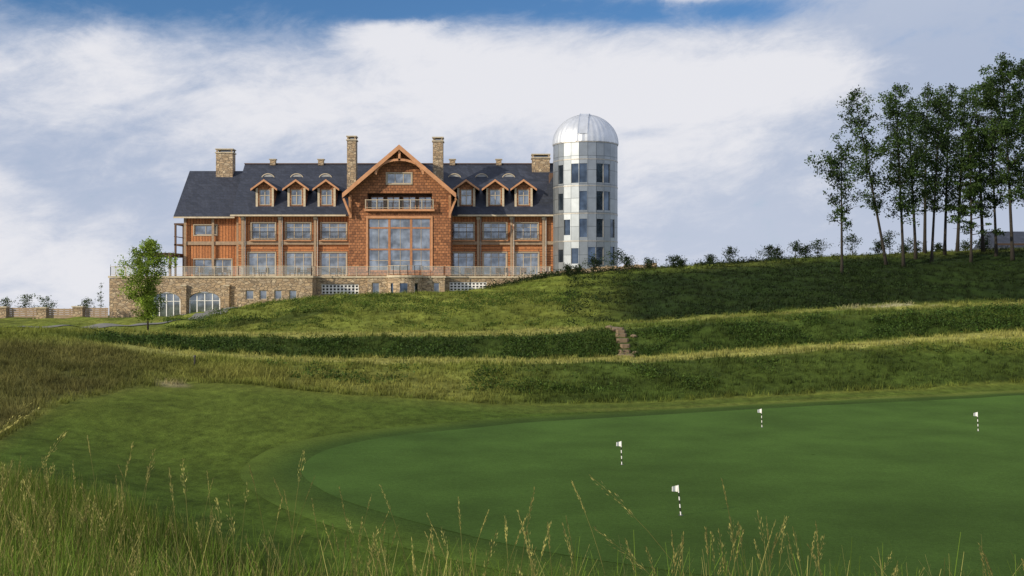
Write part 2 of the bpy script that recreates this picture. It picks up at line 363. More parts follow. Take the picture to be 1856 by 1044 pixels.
# road at left
def strip(name,pts,w,mat,lift):
    P=np.array(pts,float); n=80; t=np.linspace(0,len(P)-1,n); X=np.interp(t,range(len(P)),P[:,0]); Y=np.interp(t,range(len(P)),P[:,1])
    d=np.stack([np.gradient(X),np.gradient(Y)],1); d/=np.linalg.norm(d,axis=1)[:,None]; nx=np.stack([-d[:,1],d[:,0]],1)
    ks=np.linspace(-w/2,w/2,7); XX=X[:,None]+nx[:,0:1]*ks; YY=Y[:,None]+nx[:,1:2]*ks; ZZ=H(XX,YY)+lift
    i=np.arange(n*7).reshape(n,7); Fq=np.stack([i[:-1,:-1],i[:-1,1:],i[1:,1:],i[1:,:-1]],-1).reshape(-1,4)
    return mesh_np(name,np.stack([XX,YY,ZZ],-1).reshape(-1,3),Fq,mat,None,True)
road=strip('cart_path',[(-60,78),(-36,79),(-30,82),(-25,90),(-27,104),(-34,113)],3.2,mat_simple('asphalt',(.13,.13,.12),.9),.05); road['kind']='structure'

# ------------------------------------------------------------ blades
def blades(x,y,h,w,bend,col,segs=3,name='x',zoff=0.):
    n=len(x); z=H(x,y)+zoff; a=rng.uniform(0,2*np.pi,n); da=a+rng.normal(0,.6,n)
    ts=np.linspace(0,1,segs+1); V=np.zeros((n,(segs+1)*2,3),np.float32)
    for i,t in enumerate(ts):
        cx=x+np.cos(da)*bend*h*t*t; cy=y+np.sin(da)*bend*h*t*t; cz=z+h*t*(1-.25*bend*t)
        ww=w*(1-t)**.7*.5+.0008
        V[:,2*i,0]=cx-np.sin(a)*ww; V[:,2*i,1]=cy+np.cos(a)*ww; V[:,2*i,2]=cz
        V[:,2*i+1,0]=cx+np.sin(a)*ww; V[:,2*i+1,1]=cy-np.cos(a)*ww; V[:,2*i+1,2]=cz
    base=(np.arange(n)*(segs+1)*2)[:,None]; Fl=[]
    for i in range(segs): Fl.append(np.stack([base[:,0]+2*i,base[:,0]+2*i+1,base[:,0]+2*i+3,base[:,0]+2*i+2],-1))
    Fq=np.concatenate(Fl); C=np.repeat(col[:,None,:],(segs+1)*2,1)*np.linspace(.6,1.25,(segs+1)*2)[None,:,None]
    return V.reshape(-1,3),Fq,C.reshape(-1,3)
def blades_obj(name,*a,mat=None,**k):
    V,Fq,C=blades(*a,**k); o=mesh_np(name,V,Fq,mat or M['grass'],C); o['kind']='stuff'; return o
def nearstep(x,Y):
    t=(Y-62.2)/7.2; cx=(1140-28*t-928)/2000*Y; return (np.abs(x-cx)<.45)&(Y>60.8)&(Y<70.5)
# bank grass
n=250000; px=rng.uniform(-200,2050,n); Y=46+(122-46)*rng.uniform(0,1,n)**1.3
kk=rng.uniform(0,1,n)<.20; Y[kk]=rng.uniform(27,55,kk.sum()); px[kk]=rng.uniform(-200,520,kk.sum()); x=(px-928)/2000*Y
tuft=8; x=np.repeat(x[::tuft],tuft)[:n]+rng.normal(0,.10,n); Y=np.repeat(Y[::tuft],tuft)[:n]+rng.normal(0,.10,n)
_,mown,s1,s2,s3,b2,shade,ym=masks(x,Y); keep=(mown<.3)
roadm=(x<-24)&(Y>75)&(Y<120)
keep&=~((Y>110)&(x>-43)&(x<12)); keep&=~(roadm&(fbm(x,Y,.3,1)<.8)); keep&=~nearstep(x,Y)
x,Y,s1,s2,s3,b2,shade=[q[keep] for q in (x,Y,s1,s2,s3,b2,shade)]
stm=np.clip(s1+s2,0,1)
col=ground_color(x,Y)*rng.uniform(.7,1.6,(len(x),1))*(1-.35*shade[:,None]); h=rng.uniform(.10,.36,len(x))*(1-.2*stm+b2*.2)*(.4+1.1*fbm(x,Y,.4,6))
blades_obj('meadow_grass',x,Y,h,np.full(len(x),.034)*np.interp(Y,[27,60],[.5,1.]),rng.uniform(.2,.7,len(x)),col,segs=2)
# leafy weeds on the terrace banks
def cover(name,n,region,size,base,L=12):
    px,Y=region(n); x=(px-928)/2000*Y; k=~nearstep(x,Y); x=x[k]; Y=Y[k]
    sz=size*rng.uniform(.4,1.3,len(x)); szr=np.repeat(sz,L)
    xs=np.repeat(x,L)+rng.normal(0,.30,len(x)*L)*szr; ys=np.repeat(Y,L)+rng.normal(0,.30,len(x)*L)*szr
    zs=H(xs,ys)+np.abs(rng.normal(0,.24,len(xs)))*szr; r=rng.uniform(.05,.12,len(xs))*size
    a=rng.normal(0,1,(len(xs),3)); a/=np.linalg.norm(a,axis=1)[:,None]; b=np.cross(a,rng.normal(0,1,(len(xs),3))); b/=np.linalg.norm(b,axis=1)[:,None]
    P=np.stack([xs,ys,zs],1); V=np.stack([P+a*r[:,None],P+b*r[:,None]*.5,P-a*r[:,None],P-b*r[:,None]*.5],1).reshape(-1,3)
    tint=np.repeat(rng.uniform(.7,1.4,len(x)),L)[:,None]
    Fq=np.arange(len(V)).reshape(-1,4); C=np.repeat(np.array(base)*tint*rng.uniform(.6,1.5,(len(xs),1)),4,0)
    o=mesh_np(name,V,Fq,M['leaf'],C); o['kind']='stuff'; return o
def reg1(n):
    px=rng.uniform(180,1900,n); e=np.interp(px,[0,1180,1856],[61.6,62.,65.5]); Y=e+rng.uniform(0,4.2,n)
    k=fbm((px-928)/2000*Y,Y,.45,9)>np.where(px<1150,.43,.46); return px[k],Y[k]
cover('bank_weeds',5200,reg1,.75,[.034,.064,.012])
def reg2(n):
    px=rng.uniform(350,1850,n); Y=np.interp(px,[350,1000,1850],[51.5,51.5,56.5])+rng.uniform(-2,2.6,n); k=fbm((px-928)/2000*Y,Y,.5,19)>.58; return px[k],Y[k]
cover('lower_bank_weeds',2600,reg2,.7,[.045,.078,.014])
def reg3(n):
    px=rng.uniform(1000,1480,n); Y=rng.uniform(109,112,n); k=fbm((px-928)/2000*Y,Y,.3,23)>.50; return px[k],Y[k]
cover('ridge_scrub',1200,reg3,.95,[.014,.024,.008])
def reg4(n):
    px=rng.uniform(300,1050,n); Y=rng.uniform(76,96,n); k=fbm((px-928)/2000*Y,Y,.3,29)>.50; return px[k],Y[k]
cover('mound_weeds',3600,reg4,.72,[.055,.092,.015])
def reg5(n):
    px=rng.uniform(1020,1900,n); Y=rng.uniform(75,108,n); k=fbm((px-928)/2000*Y,Y,.25,31)>.52; return px[k],Y[k]
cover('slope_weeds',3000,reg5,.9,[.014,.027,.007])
def reg6(n):
    px=rng.uniform(885,1015,n); Y=rng.uniform(113,116.5,n); return px,Y
cover('terrace_end_scrub',420,reg6,1.2,[.022,.036,.011])

# foreground meadow (left dense) 
n=34000; Y=rng.uniform(5.5,22,n); px=-250+rng.beta(1.0,1.5,n)*1400
x=(px-928)/2000*Y
_,mown,*r_=masks(x,Y); keep=(mown<.5)&(fbm(x,Y,.5,4)>.30); x=x[keep];Y=Y[keep]
cc=np.where(rng.uniform(0,1,(len(x),1))<.74,np.array([[.105,.165,.020]]),np.array([[.26,.25,.075]]))*rng.uniform(.4,1.3,(len(x),1))
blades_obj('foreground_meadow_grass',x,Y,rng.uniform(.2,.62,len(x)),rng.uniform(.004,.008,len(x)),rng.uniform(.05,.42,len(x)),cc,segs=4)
n=9000; Y=rng.uniform(3.6,8,n); px=rng.uniform(-200,2050,n); w=np.interp(px,[0,600,900,1856],[1,.6,.35,.2]); k=rng.uniform(0,1,n)<w; Y=Y[k];px=px[k]; x=(px-928)/2000*Y
cc=np.where(rng.uniform(0,1,(len(x),1))<.72,np.array([[.11,.18,.022]]),np.array([[.29,.275,.09]]))*rng.uniform(.45,1.2,(len(x),1))
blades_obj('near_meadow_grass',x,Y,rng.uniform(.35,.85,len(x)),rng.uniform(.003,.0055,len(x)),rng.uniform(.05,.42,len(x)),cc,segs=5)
# seed-head stalks
def stalks(name,pts):
    Vs=[];Fs=[];Cs=[];off=0
    for (x,y,h,lean,la) in pts:
        z0=float(H(x,y)); N=10; c0=np.array([.32,.30,.10])*random.uniform(.65,1.15); P=[]
        for i in range(N+1):
            t=i/N; P.append(np.array([x+math.cos(la)*lean*h*t**2.2,y+math.sin(la)*lean*h*t**2.2,z0+h*t*(1-.2*lean*t)]))
        for i in range(N):
            a,b=P[i],P[i+1]; w=.0015*(1-.5*i/N)
            for d in (np.array([w,0,0]),np.array([0,w,0])):
                Vs+= [a-d,a+d,b+d,b-d]; Fs.append([off,off+1,off+2,off+3]); Cs+=[c0*.8]*4; off+=4
        hl=random.uniform(.10,.19)/h; ns=random.randint(26,48); sp=random.choice([.003,.005,.008,.018])
        for j in range(ns):
            t=1-hl*random.random()**.8; tt=t*N; i=min(int(tt),N-1); p=P[i]+(P[i+1]-P[i])*(tt-i)
            d=P[i+1]-P[i]; d=d/np.linalg.norm(d); r=np.random.default_rng(j+off).normal(0,1,3); r/=np.linalg.norm(r); rr=sp*(1-.6*abs((t-(1-hl/2))/(hl/2)))
            p=p+r*rr; l=d*.0075+r*.0025; s=np.cross(d,r)*.0023; c=c0*random.uniform(.8,1.5)
            Vs+=[p-l,p+s,p+l,p-s]; Fs.append([off,off+1,off+2,off+3]); Cs+=[c]*4; off+=4
    o=mesh_np(name,np.array(Vs),np.array(Fs),M['grass'],np.array(Cs)); o['kind']='stuff'; return o
pts=[]
def st(px,py,Y,lean=None,la=None):
    x=PX(px,Y); zt=PZ(py,Y); ln=lean if lean is not None else random.uniform(.03,.22); an=la if la is not None else random.choice([0,math.pi,math.pi])+random.uniform(-.6,.6)
    h0=zt-3.1
    bx=x-math.cos(an)*ln*h0; by=Y-math.sin(an)*ln*h0; h=(zt-float(H(bx,by)))/(1-.2*ln); 
    if h>.2: pts.append((bx,by,h,ln,an))
for p in [(972,885,4.2),(1070,860,4,.45,math.pi),(1075,955,3.7,.5,math.pi),(1305,868,4.2,.1,math.pi),(1388,935,4.5),(935,925,4.3),(770,930,4.4,.2,math.pi),(645,982,4,.45,math.pi),(830,900,4.8),(1215,960,4.1),(1240,985,4),(1350,960,4.6),(1410,965,4.5),(1770,985,4.3),(550,815,5.2,.08,0),(455,840,5.4),(885,925,4.7),(905,960,4.2),(1000,945,4.6),(1130,975,4.4),(1370,930,4.4),(1460,985,4.4),(1165,990,4.2),(955,960,4.4),(1035,870,4.6),(80,735,4.4,.6,0),(60,725,4.8,.4,0),(20,770,4.6,.3,0),(120,780,5,.3,0),(240,800,5.2),(160,790,5.5),(280,815,5.2),(330,830,5),(700,880,5.5),(620,880,5.6),(510,900,5.3)]: st(*p)
for _ in range(110):
    q=random.random()**1.3; px=q*760-60; st(px,random.uniform(815,1000)+q*60,random.uniform(4.4,7.5))
for _ in range(48): st(random.uniform(600,1500),random.uniform(930,1035),random.uniform(4,6))
for _ in range(9): st(random.uniform(1450,1860),random.uniform(990,1040),random.uniform(4,6))
stalks('seed_head_grass',pts)

# ------------------------------------------------------------ trees
def tree(name,base,height,r,crown0,seed,label,lean=(0,0),nleaf=4500,leafs=.2,col=(.035,.065,.018),trunk_r=.16,nb=26,clump=.75,group=None,cat='tree',flat=.5,prof='oval',forks=1):
    rd=random.Random(seed); g=np.random.default_rng(seed); b=Vector(base)
    e=empty(name,base,label,cat,group); mb=MB(); cl=[]
    N=12; path=[]; bx=rd.uniform(-.2,.2); by=rd.uniform(-.2,.2)
    for i in range(N+1):
        t=i/N; path.append(b+Vector((lean[0]*t+bx*math.sin(t*4+seed)*.9*t*(r*.4),lean[1]*t+by*math.sin(t*5)*t*(r*.4),height*t*.97-.25*(i==0))))
    mb.tube(path,[trunk_r*(1-.88*(i/N))*(1.35 if i==0 else 1) for i in range(N+1)],M['bark'],8)
    def at(t):
        f=t*N; i=min(int(f),N-1); return path[i].lerp(path[i+1],f-i)
    for k in range(nb):
        t=crown0+(1-crown0)*((k+rd.random())/nb); s=(t-crown0)/(1-crown0)
        if prof=='oval': pr=(math.sin(math.pi*min(1,(s*.86+.12)))**.7)
        elif prof=='cone': pr=max(.12,1-s*.95)
        else: pr=min(1,.40+1.3*s)*(1 if s<.72 else max(.25,1-(s-.72)*2.6))
        L=r*pr*rd.uniform(.3,1.2); an=k*2.4+rd.uniform(-.6,.6); up=rd.uniform(.25,1.1)*(1 if prof!='cone' else .3)
        p0=at(t*.97); d=Vector((math.cos(an),math.sin(an),up)); pp=[p0]
        for q in (.35,.7,1.): pp.append(p0+d*L*q+Vector((rd.uniform(-.1,.1)*L,rd.uniform(-.1,.1)*L,-.12*L*q*q)))
        rr=trunk_r*.38*(1-t*.6); mb.tube(pp,[rr,rr*.7,rr*.45,rr*.15],M['bark'],5)
        for q in (.3,.55,.8,1.):
            if rd.random()<.82:
                p=p0.lerp(pp[-1],q); cl.append((p+Vector((rd.uniform(-.4,.4),rd.uniform(-.4,.4),rd.uniform(-.3,.4)))*clump,rd.uniform(.3,1.15)*clump*(.6+.5*pr)))
    cl.append((at(.98),clump*.6))
    mb.obj('trunk',e,base,True)
    wts=np.array([c[1]**1.7 for c in cl]); wts/=wts.sum(); ci=g.choice(len(cl),nleaf,p=wts)
    cp=np.array([tuple(c[0]) for c in cl])[ci]; cr=np.array([c[1] for c in cl])[ci]
    d=g.normal(0,1,(nleaf,3)); d/=np.linalg.norm(d,axis=1)[:,None]; rad=g.uniform(.05,1,nleaf)**.6*g.uniform(.8,1.5,nleaf)
    P=cp+d*(rad*cr)[:,None]*np.array([1,1,flat]); 
    a=g.normal(0,1,(nleaf,3)); a/=np.linalg.norm(a,axis=1)[:,None]; bb=np.cross(a,g.normal(0,1,(nleaf,3))); bb/=np.linalg.norm(bb,axis=1)[:,None]
    sz=g.uniform(.5,1.2,nleaf)*leafs*.5; V=np.stack([P+a*sz[:,None],P+bb*sz[:,None]*.6,P-a*sz[:,None],P-bb*sz[:,None]*.6],1).reshape(-1,3)-np.array(base)
    tint=g.uniform(.5,1.6,len(cl))[ci]; C=np.array(col)*(tint*g.uniform(.7,1.35,nleaf))[:,None]
    o=mesh_np('crown',V,np.arange(nleaf*4).reshape(-1,4),M['leaf'],np.repeat(C,4,0)); o.parent=e
    return e
def gbase(px,Y,dz=0): x=PX(px,Y); return (x,Y,float(H(x,Y))-.05+dz)
def tr(px,Y,toppx,toppy,r,c0,seed,label,**k):
    b=gbase(px,Y); h=PZ(toppy,Y)-b[2]; return tree('hardwood_tree',b,h,r,c0,seed,label,lean=(PX(toppx,Y)-b[0],random.uniform(-.5,.5)),group='tall slender trees on the hilltop',leafs=.215,prof='col',flat=.85,**k)
dk=(.030,.056,.014)
tr(1526,92,1525,255,2.2,.36,11,'small slender tree with open layered crown on hilltop',nleaf=4600,nb=28,trunk_r=.13,col=dk,clump=.58)
tr(1607,97,1550,152,2.0,.29,12,'tall leaning tree with thin ragged crown',nleaf=6000,nb=42,trunk_r=.14,col=dk,clump=.58)
T=[(1638,94,1622,143,2.2,.25,8500),(1660,101,1650,170,1.7,.30,5200),(1676,106,1680,140,1.9,.27,6500),(1688,96,1702,158,1.7,.31,5500),(1712,103,1722,142,2.0,.25,6800),(1735,108,1748,150,1.9,.22,6200),(1806,98,1797,122,2.1,.25,8000),(1836,94,1812,86,2.6,.28,12500),(1782,106,1768,142,2.0,.22,6800),(1868,99,1855,96,2.6,.26,11000),(1905,104,1900,115,2.4,.30,7500)]
for i,(a,Y,b,c,r,c0,nl) in enumerate(T):
    tr(a,Y,b,c,r,c0,30+i,['tall straight tree with bare lower trunk and airy crown','tall slender tree with dark high crown'][i%2],nleaf=nl,nb=46,trunk_r=.14+.02*(i%3),col=dk,clump=.66)
b=gbase(1760,95); tree('hardwood_tree',b,PZ(215,95)-b[2],2.3,.20,77,'shorter tree with low drooping layered branches on hilltop',nleaf=7000,nb=36,trunk_r=.13,col=(.030,.056,.014),prof='cone',group='tall slender trees on the hilltop',clump=.6,flat=.45,leafs=.21)
b=gbase(268,76); tree('young_tree',b,PZ(434,76)-b[2],1.65,.12,5,'young green tree on the lawn below the stone terrace',nleaf=13500,nb=48,trunk_r=.07,col=(.17,.245,.035),leafs=.145,clump=.52,flat=.85,prof='oval')
# shrubs
def shrub(px,Y,toppy,r,seed,label,col=(.020,.036,.011),grp='shrubs along the ridge',nl=800,basepy=None,c0=.12,leafs=.16):
    b=gbase(px,Y); h=max(.6,PZ(toppy,Y)-b[2]); return tree('shrub',b,h,r,c0,seed,label,nleaf=nl,leafs=leafs,col=col,trunk_r=.04,nb=14,clump=.42,group=grp,cat='shrub',flat=.8)
for i,(p,t,r) in enumerate([(1028,482,.5),(1048,484,.5),(1076,462,.7),(1118,454,1.2),(1136,466,.6),(1176,472,.6),(1222,466,.7),(1234,474,.5),(1288,465,.5),(1323,448,.7),(1392,448,1.0),(1408,452,.7),(1442,438,.9),(1460,446,.9),(1482,436,.9),(1545,424,.9),(1592,440,.7),(1612,420,1.1),(1660,440,.8),(1700,445,.7),(1750,440,.8),(1780,432,.8),(1640,448,.5)]):
    shrub(p,108+(i%3)*2,t,r,200+i,['low dark shrub on the grassy ridge','rounded leafy bush on the grassy ridge'][i%2])
for i,(p,t,r,Y) in enumerate([(10,540,.8,116),(46,533,1.1,118),(84,540,1.0,117),(157,543,.8,116),(-25,538,1,118)]):
    shrub(p,Y,t,r,300+i,'green bush behind the stone and wood fence',col=(.06,.09,.03),grp='bushes behind the fence')
b=gbase(183,114); tree('sapling',b,PZ(510,114)-b[2],.5,.2,9,'thin sapling beside the stone and wood fence',nleaf=260,leafs=.14,col=(.06,.09,.03),trunk_r=.05,nb=12,clump=.3)

# ------------------------------------------------------------ LODGE
LB=(-13.,125.,5.)
lodge=empty('lodge',LB,'large timber and stone lodge with slate roof and dormers','building')
def wallx(mb,x0,x1,z0,z1,y,m,holes=(),th=.35,rev=None):
    xs=sorted(set([x0,x1]+[h[0] for h in holes]+[h[1] for h in holes])); zs=sorted(set([z0,z1]+[h[2] for h in holes]+[h[3] for h in holes]))
    def inh(a,b): return any(h[0]<a<h[1] and h[2]<b<h[3] for h in holes)
    for i in range(len(xs)-1):
        for j in range(len(zs)-1):
            if not inh((xs[i]+xs[i+1])/2,(zs[j]+zs[j+1])/2):
                mb.poly([(xs[i],y,zs[j]),(xs[i+1],y,zs[j]),(xs[i+1],y,zs[j+1]),(xs[i],y,zs[j+1])],m)
    for (a,b,c,d) in holes:
        for q in ([(a,y,c),(a,y+th,c),(a,y+th,d),(a,y,d)],[(b,y,c),(b,y,d),(b,y+th,d),(b,y+th,c)],[(a,y,c),(b,y,c),(b,y+th,c),(a,y+th,c)],[(a,y,d),(a,y+th,d),(b,y+th,d),(b,y,d)]): mb.poly(q,m)
def window(x0,x1,z0,z1,y,nc,nr,parent,fm='frame',fw=.09,name='window',trim=True,deep=.18,rowz=None):
    loc=((x0+x1)/2,y,z0); g=MB(); g.box(x0+.02,x1-.02,y+deep,y+deep+.05,z0+.02,z1-.02,M['glass']); o=g.obj(name,parent,loc)
    f=MB(); fm=M[fm]; a=y+deep-.07; b=y+deep-.003
    f.box(x0+.002,x0+fw,a,b,z0+.002,z1-.002,fm); f.box(x1-fw,x1-.002,a,b,z0+.002,z1-.002,fm); f.box(x0+fw,x1-fw,a,b,z1-fw,z1-.002,fm); f.box(x0+fw,x1-fw,a,b,z0+.002,z0+fw,fm)
    for i in range(1,nc):
        xx=x0+(x1-x0)*i/nc; f.box(xx-fw*.45,xx+fw*.45,a+.01,b,z0+fw,z1-fw,fm)
    zz=rowz if rowz else [z0+(z1-z0)*j/nr for j in range(1,nr)]
    for z in zz: f.box(x0+fw,x1-fw,a+.02,b,z-.03,z+.03,fm)
    if trim:
        t=.10; f.box(x0-t,x0,y-.05,y-.003,z0-t,z1+t,fm); f.box(x1,x1+t,y-.05,y-.003,z0-t,z1+t,fm); f.box(x0,x1,y-.05,y-.003,z1,z1+t,fm); f.box(x0,x1,y-.07,y-.003,z0-t,z0,fm)
    f.obj('frame',o,loc); return o
DECK=6.3; Yw=125.; Z0=DECK
def X(px,Y=Yw): return PX(px,Y)
def Z(py,Y=Yw): return PZ(py,Y)
# --- wings
EZ,RZ_=13.35,19.75
def mkwing(x0,x1,wins2,wins1,posts,left):
    h2=[(X(a),X(b),Z(433),Z(404)) for a,b in wins2]; h1=[(X(a),X(b),DECK+.15,Z(458)) for a,b in wins1]; zm=Z(441)
    mb=MB(); wallx(mb,x0,x1,5.2,zm,Yw,M['board'],h1); wallx(mb,x0,x1,zm,EZ+.5,Yw,M['boardv'],h2)
    mb.poly([(x0,Yw,5.2),(x0,137,5.2),(x0,137,EZ),(x0,131,RZ_-.3),(x0,Yw,EZ)],M['board']); mb.poly([(x1,Yw,5.2),(x1,137,5.2),(x1,137,EZ),(x1,131,RZ_-.3),(x1,Yw,EZ)],M['board'])
    mb.poly([(x0,137,5.2),(x1,137,5.2),(x1,137,EZ),(x0,137,EZ)],M['board'])
    mb.obj('wall',lodge,(x0,Yw,5.2))
    for a,b in wins2: window(X(a),X(b),Z(433),Z(404),Yw,3,1,lodge,rowz=[Z(412)])
    for a,b in wins1: window(X(a),X(b),DECK+.15,Z(458),Yw,3,1,lodge,rowz=[Z(466)])
    tb=MB(); zb=Z(441)
    tb.box(x0+.02,x1-.02,Yw-.22,Yw-.004,zb-.15,zb+.22,M['post']); tb.box(x0+.02,x1-.02,Yw-.16,Yw-.004,EZ-.28,EZ-.05,M['cream'])
    for p in posts:
        xx=X(p); tb.box(xx-.14,xx+.14,Yw-.34,Yw-.225,DECK,EZ-.1,M['post']); tb.box(xx-.2,xx+.2,Yw-.36,Yw-.345,EZ-.6,EZ-.3,M['cream'])
        tb.tube([(xx+.28,Yw-.28,DECK),(xx+.28,Yw-.28,EZ-.1)],[.05,.05],M['steel'],6)
    tb.obj('timber_trim',lodge,(x0,Yw,DECK))
    for a,b in wins2:
        r=MB(); xa,xb=X(a)-.15,X(b)+.15; z=Z(435); r.box(xa,xb,Yw-.5,Yw-.46,z+.9,z+.95,M['black']); r.box(xa,xb,Yw-.5,Yw-.06,z-.14,z-.04,M['beam'])
        k=int((xb-xa)/.16)
        for i in range(k+1): q=xa+(xb-xa-.03)*i/k; r.box(q,q+.02,Yw-.49,Yw-.465,z-.04,z+.9,M['black'])
        r.obj('balcony_railing',lodge,(xa,Yw,z))
mkwing(-31.,-17.9,[(456,499),(518,563),(582,628)],[(450,499),(518,566),(581,628)],[441,508,572],True)
mkwing(-6.8,5.0,[(818,859),(876,918),(935,975)],[(817,859),(876,918),(935,976)],[867,927,985],False)
rf=MB()
def roofx(mb,x0,x1,yf,yr,ze,zr,th,m):
    yb=2*yr-yf; mb.extr([(x0,yf,ze),(x0,yr,zr),(x0,yb,ze),(x0,yb,ze-th),(x0,yr,zr-th),(x0,yf,ze-th)],(x1-x0,0,0),m)
roofx(rf,-31.7,5.2,124.2,131.,EZ,RZ_,.22,M['slate']); rf.box(-31.75,5.25,130.85,131.15,RZ_-.05,RZ_+.06,M['darktimber'])
rf.box(-31.7,-18.7,124.05,124.195,EZ-.27,EZ-.1,M['cream']); rf.box(-6.1,5.2,124.05,124.195,EZ-.27,EZ-.1,M['cream'])
roof=rf.obj('roof',lodge,(-13.,131.,EZ))
# --- far-left wing
wl=MB(); a0,a1=-37.7,-31.003; Ya=127.
holes=[(PX(352,Ya),PX(393,Ya),Z(426,Ya),Z(408,Ya)),(PX(352,Ya),PX(420,Ya),DECK+.1,Z(470,Ya))]
wallx(wl,a0,a1,5.2,13.7,Ya,M['boardv'],holes)
wl.poly([(a0,Ya,5.2),(a0,138,5.2),(a0,138,13.3),(a0,132.5,18.7),(a0,Ya,13.3)],M['board']); wl.obj('wall',lodge,(a0,Ya,5.2))
for hh,n_ in zip(holes,(2,4)): window(hh[0],hh[1],hh[2],hh[3],Ya,n_,1,lodge)
r2=MB(); roofx(r2,-38.7,-31.71,126.2,132.5,13.25,19.05,.22,M['slate']); r2.box(-38.7,-31.71,126.05,126.195,12.98,13.15,M['cream']); roofl=r2.obj('roof',lodge,(-35,132.5,13.25))
tb=MB(); tb.box(a0,a1,Ya-.2,Ya-.004,9.95,10.35,M['post'])
for q in (a0+.15,(a0+a1)/2,a1-.5): tb.box(q-.14,q+.14,Ya-.3,Ya-.205,DECK,13.1,M['post'])
for z in (9.9,12.3): tb.box(-39.,-37.72,127.3,134,z,z+.18,M['darktimber'])
for yy in (127.4,130.5,133.8): tb.box(-38.95,-38.75,yy-.1,yy+.1,DECK,12.3,M['darktimber'])
for z in (10.9,): tb.box(-39.,-38.92,127.3,134,z,z+.08,M['darktimber'])
tb.obj('timber_trim',lodge,(a0,Ya,DECK))
pg=MB(); 
for i in range(7): pg.box(-41.6+i*.55,-41.45+i*.55,123.,130.,8.75,8.95,M['darktimber'])
pg.box(-41.8,-37.9,123.2,123.4,8.55,8.75,M['darktimber']); pg.box(-41.8,-37.9,129.4,129.6,8.55,8.75,M['darktimber'])
for xx in (-41.6,-38.2): pg.box(xx-.12,xx+.12,123.2,123.42,DECK,8.55,M['darktimber'])
pg.obj('pergola',lodge,(-40,125,DECK))

# --- central block
Yc=121.5; cx0,cx1=PX(632,Yc),PX(817,Yc); pkx=PX(724,Yc)
bal=(PX(666,Yc),PX(783,Yc),PZ(379,Yc),PZ(350,Yc)); big=(PX(667,Yc),PX(781,Yc),PZ(491,Yc),PZ(396,Yc)); att=(PX(701,Yc),PX(746,Yc),PZ(333,Yc),PZ(314,Yc))
mb=MB(); wallx(mb,cx0,cx1,5.2,15.62,Yc,M['shingle'],[bal,big],.3)
gz=15.62; sl=(20.7-15.45)/(pkx-(-18.6))
topz=lambda x: 20.7-abs(x-pkx)*sl-.2
def gpoly(xa,xb,zlo,zhi=None):
    xs=[xa]+([pkx] if xa<pkx<xb else [])+[xb]
    t=[(x,Yc,topz(x) if zhi is None else zhi) for x in xs][::-1]; mb.poly([(xa,Yc,zlo),(xb,Yc,zlo)]+t,M['shingle'])
gpoly(cx0,att[0],gz); gpoly(att[1],cx1,gz); gpoly(att[0],att[1],gz,att[2]); gpoly(att[0],att[1],att[3])
for x_ in (cx0,cx1): mb.poly([(x_,Yc,5.2),(x_,Yw+1,5.2),(x_,Yw+1,15.9),(x_,Yc,15.9)],M['shingle'])
a,b,c,d=bal
mb.poly([(a,Yc+1.8,c),(b,Yc+1.8,c),(b,Yc+1.8,d),(a,Yc+1.8,d)],M['darktimber'])
for q in ([(a,Yc+.3,c),(a,Yc+1.8,c),(a,Yc+1.8,d),(a,Yc+.3,d)],[(b,Yc+.3,c),(b,Yc+1.8,c),(b,Yc+1.8,d),(b,Yc+.3,d)],[(a,Yc+.3,c),(b,Yc+.3,c),(b,Yc+1.8,c),(a,Yc+1.8,c)],[(a,Yc+.3,d),(b,Yc+.3,d),(b,Yc+1.8,d),(a,Yc+1.8,d)]): mb.poly(q,M['darktimber'])
mb.obj('gable_wall',lodge,(pkx,Yc,5.2))
for k in range(4):
    w_=(b-a)/4; window(a+w_*k+.15,a+w_*(k+1)-.15,c+.02,d-.25,Yc+1.55,2,1,lodge,fm='redframe',trim=False)
window(att[0],att[1],att[2],att[3],Yc,3,1,lodge,deep=.1)
# large window wall
gl=MB(); gl.box(big[0]+.02,big[1]-.02,Yc+.2,Yc+.25,big[2]+.02,big[3]-.02,M['glass']); gw_=gl.obj('great_window',lodge,(pkx,Yc,big[2]))
f=MB(); fm=M['redframe']; ya,yb=Yc+.06,Yc+.197
vx=[PX(p,Yc) for p in (667,705.5,745,781)]; hz=[PZ(p,Yc) for p in (491,452,413,396)]
for i,x_ in enumerate(vx): f.box(x_-.13 if i else x_+.003,x_+.13 if i<3 else x_-.003,ya,yb,big[2]+.003,big[3]-.003,fm)
for i,z_1 in enumerate(hz): f.box(vx[0]+.13,vx[3]-.13,ya+.01,yb,z_1-.09 if i else z_1+.003,z_1+.09 if i<3 else z_1-.003,fm)
for i in range(3):
    xm=(vx[i]+vx[i+1])/2; f.box(xm-.025,xm+.025,ya+.08,yb,big[2]+.1,big[3]-.1,M['frame'])
for z_1 in (PZ(472,Yc),): f.box(vx[0]+.13,vx[3]-.13,ya+.1,yb,z_1-.03,z_1+.03,M['frame'])
f.box(big[0]-.2,big[1]+.2,Yc-.08,Yc-.003,big[3],big[3]+.28,M['beam'])
for x_ in (big[0]-.2,big[1]): f.box(x_,x_+.2,Yc-.08,Yc-.003,big[2],big[3],M['beam'])
f.obj('frame',gw_,(pkx,Yc,big[2]))
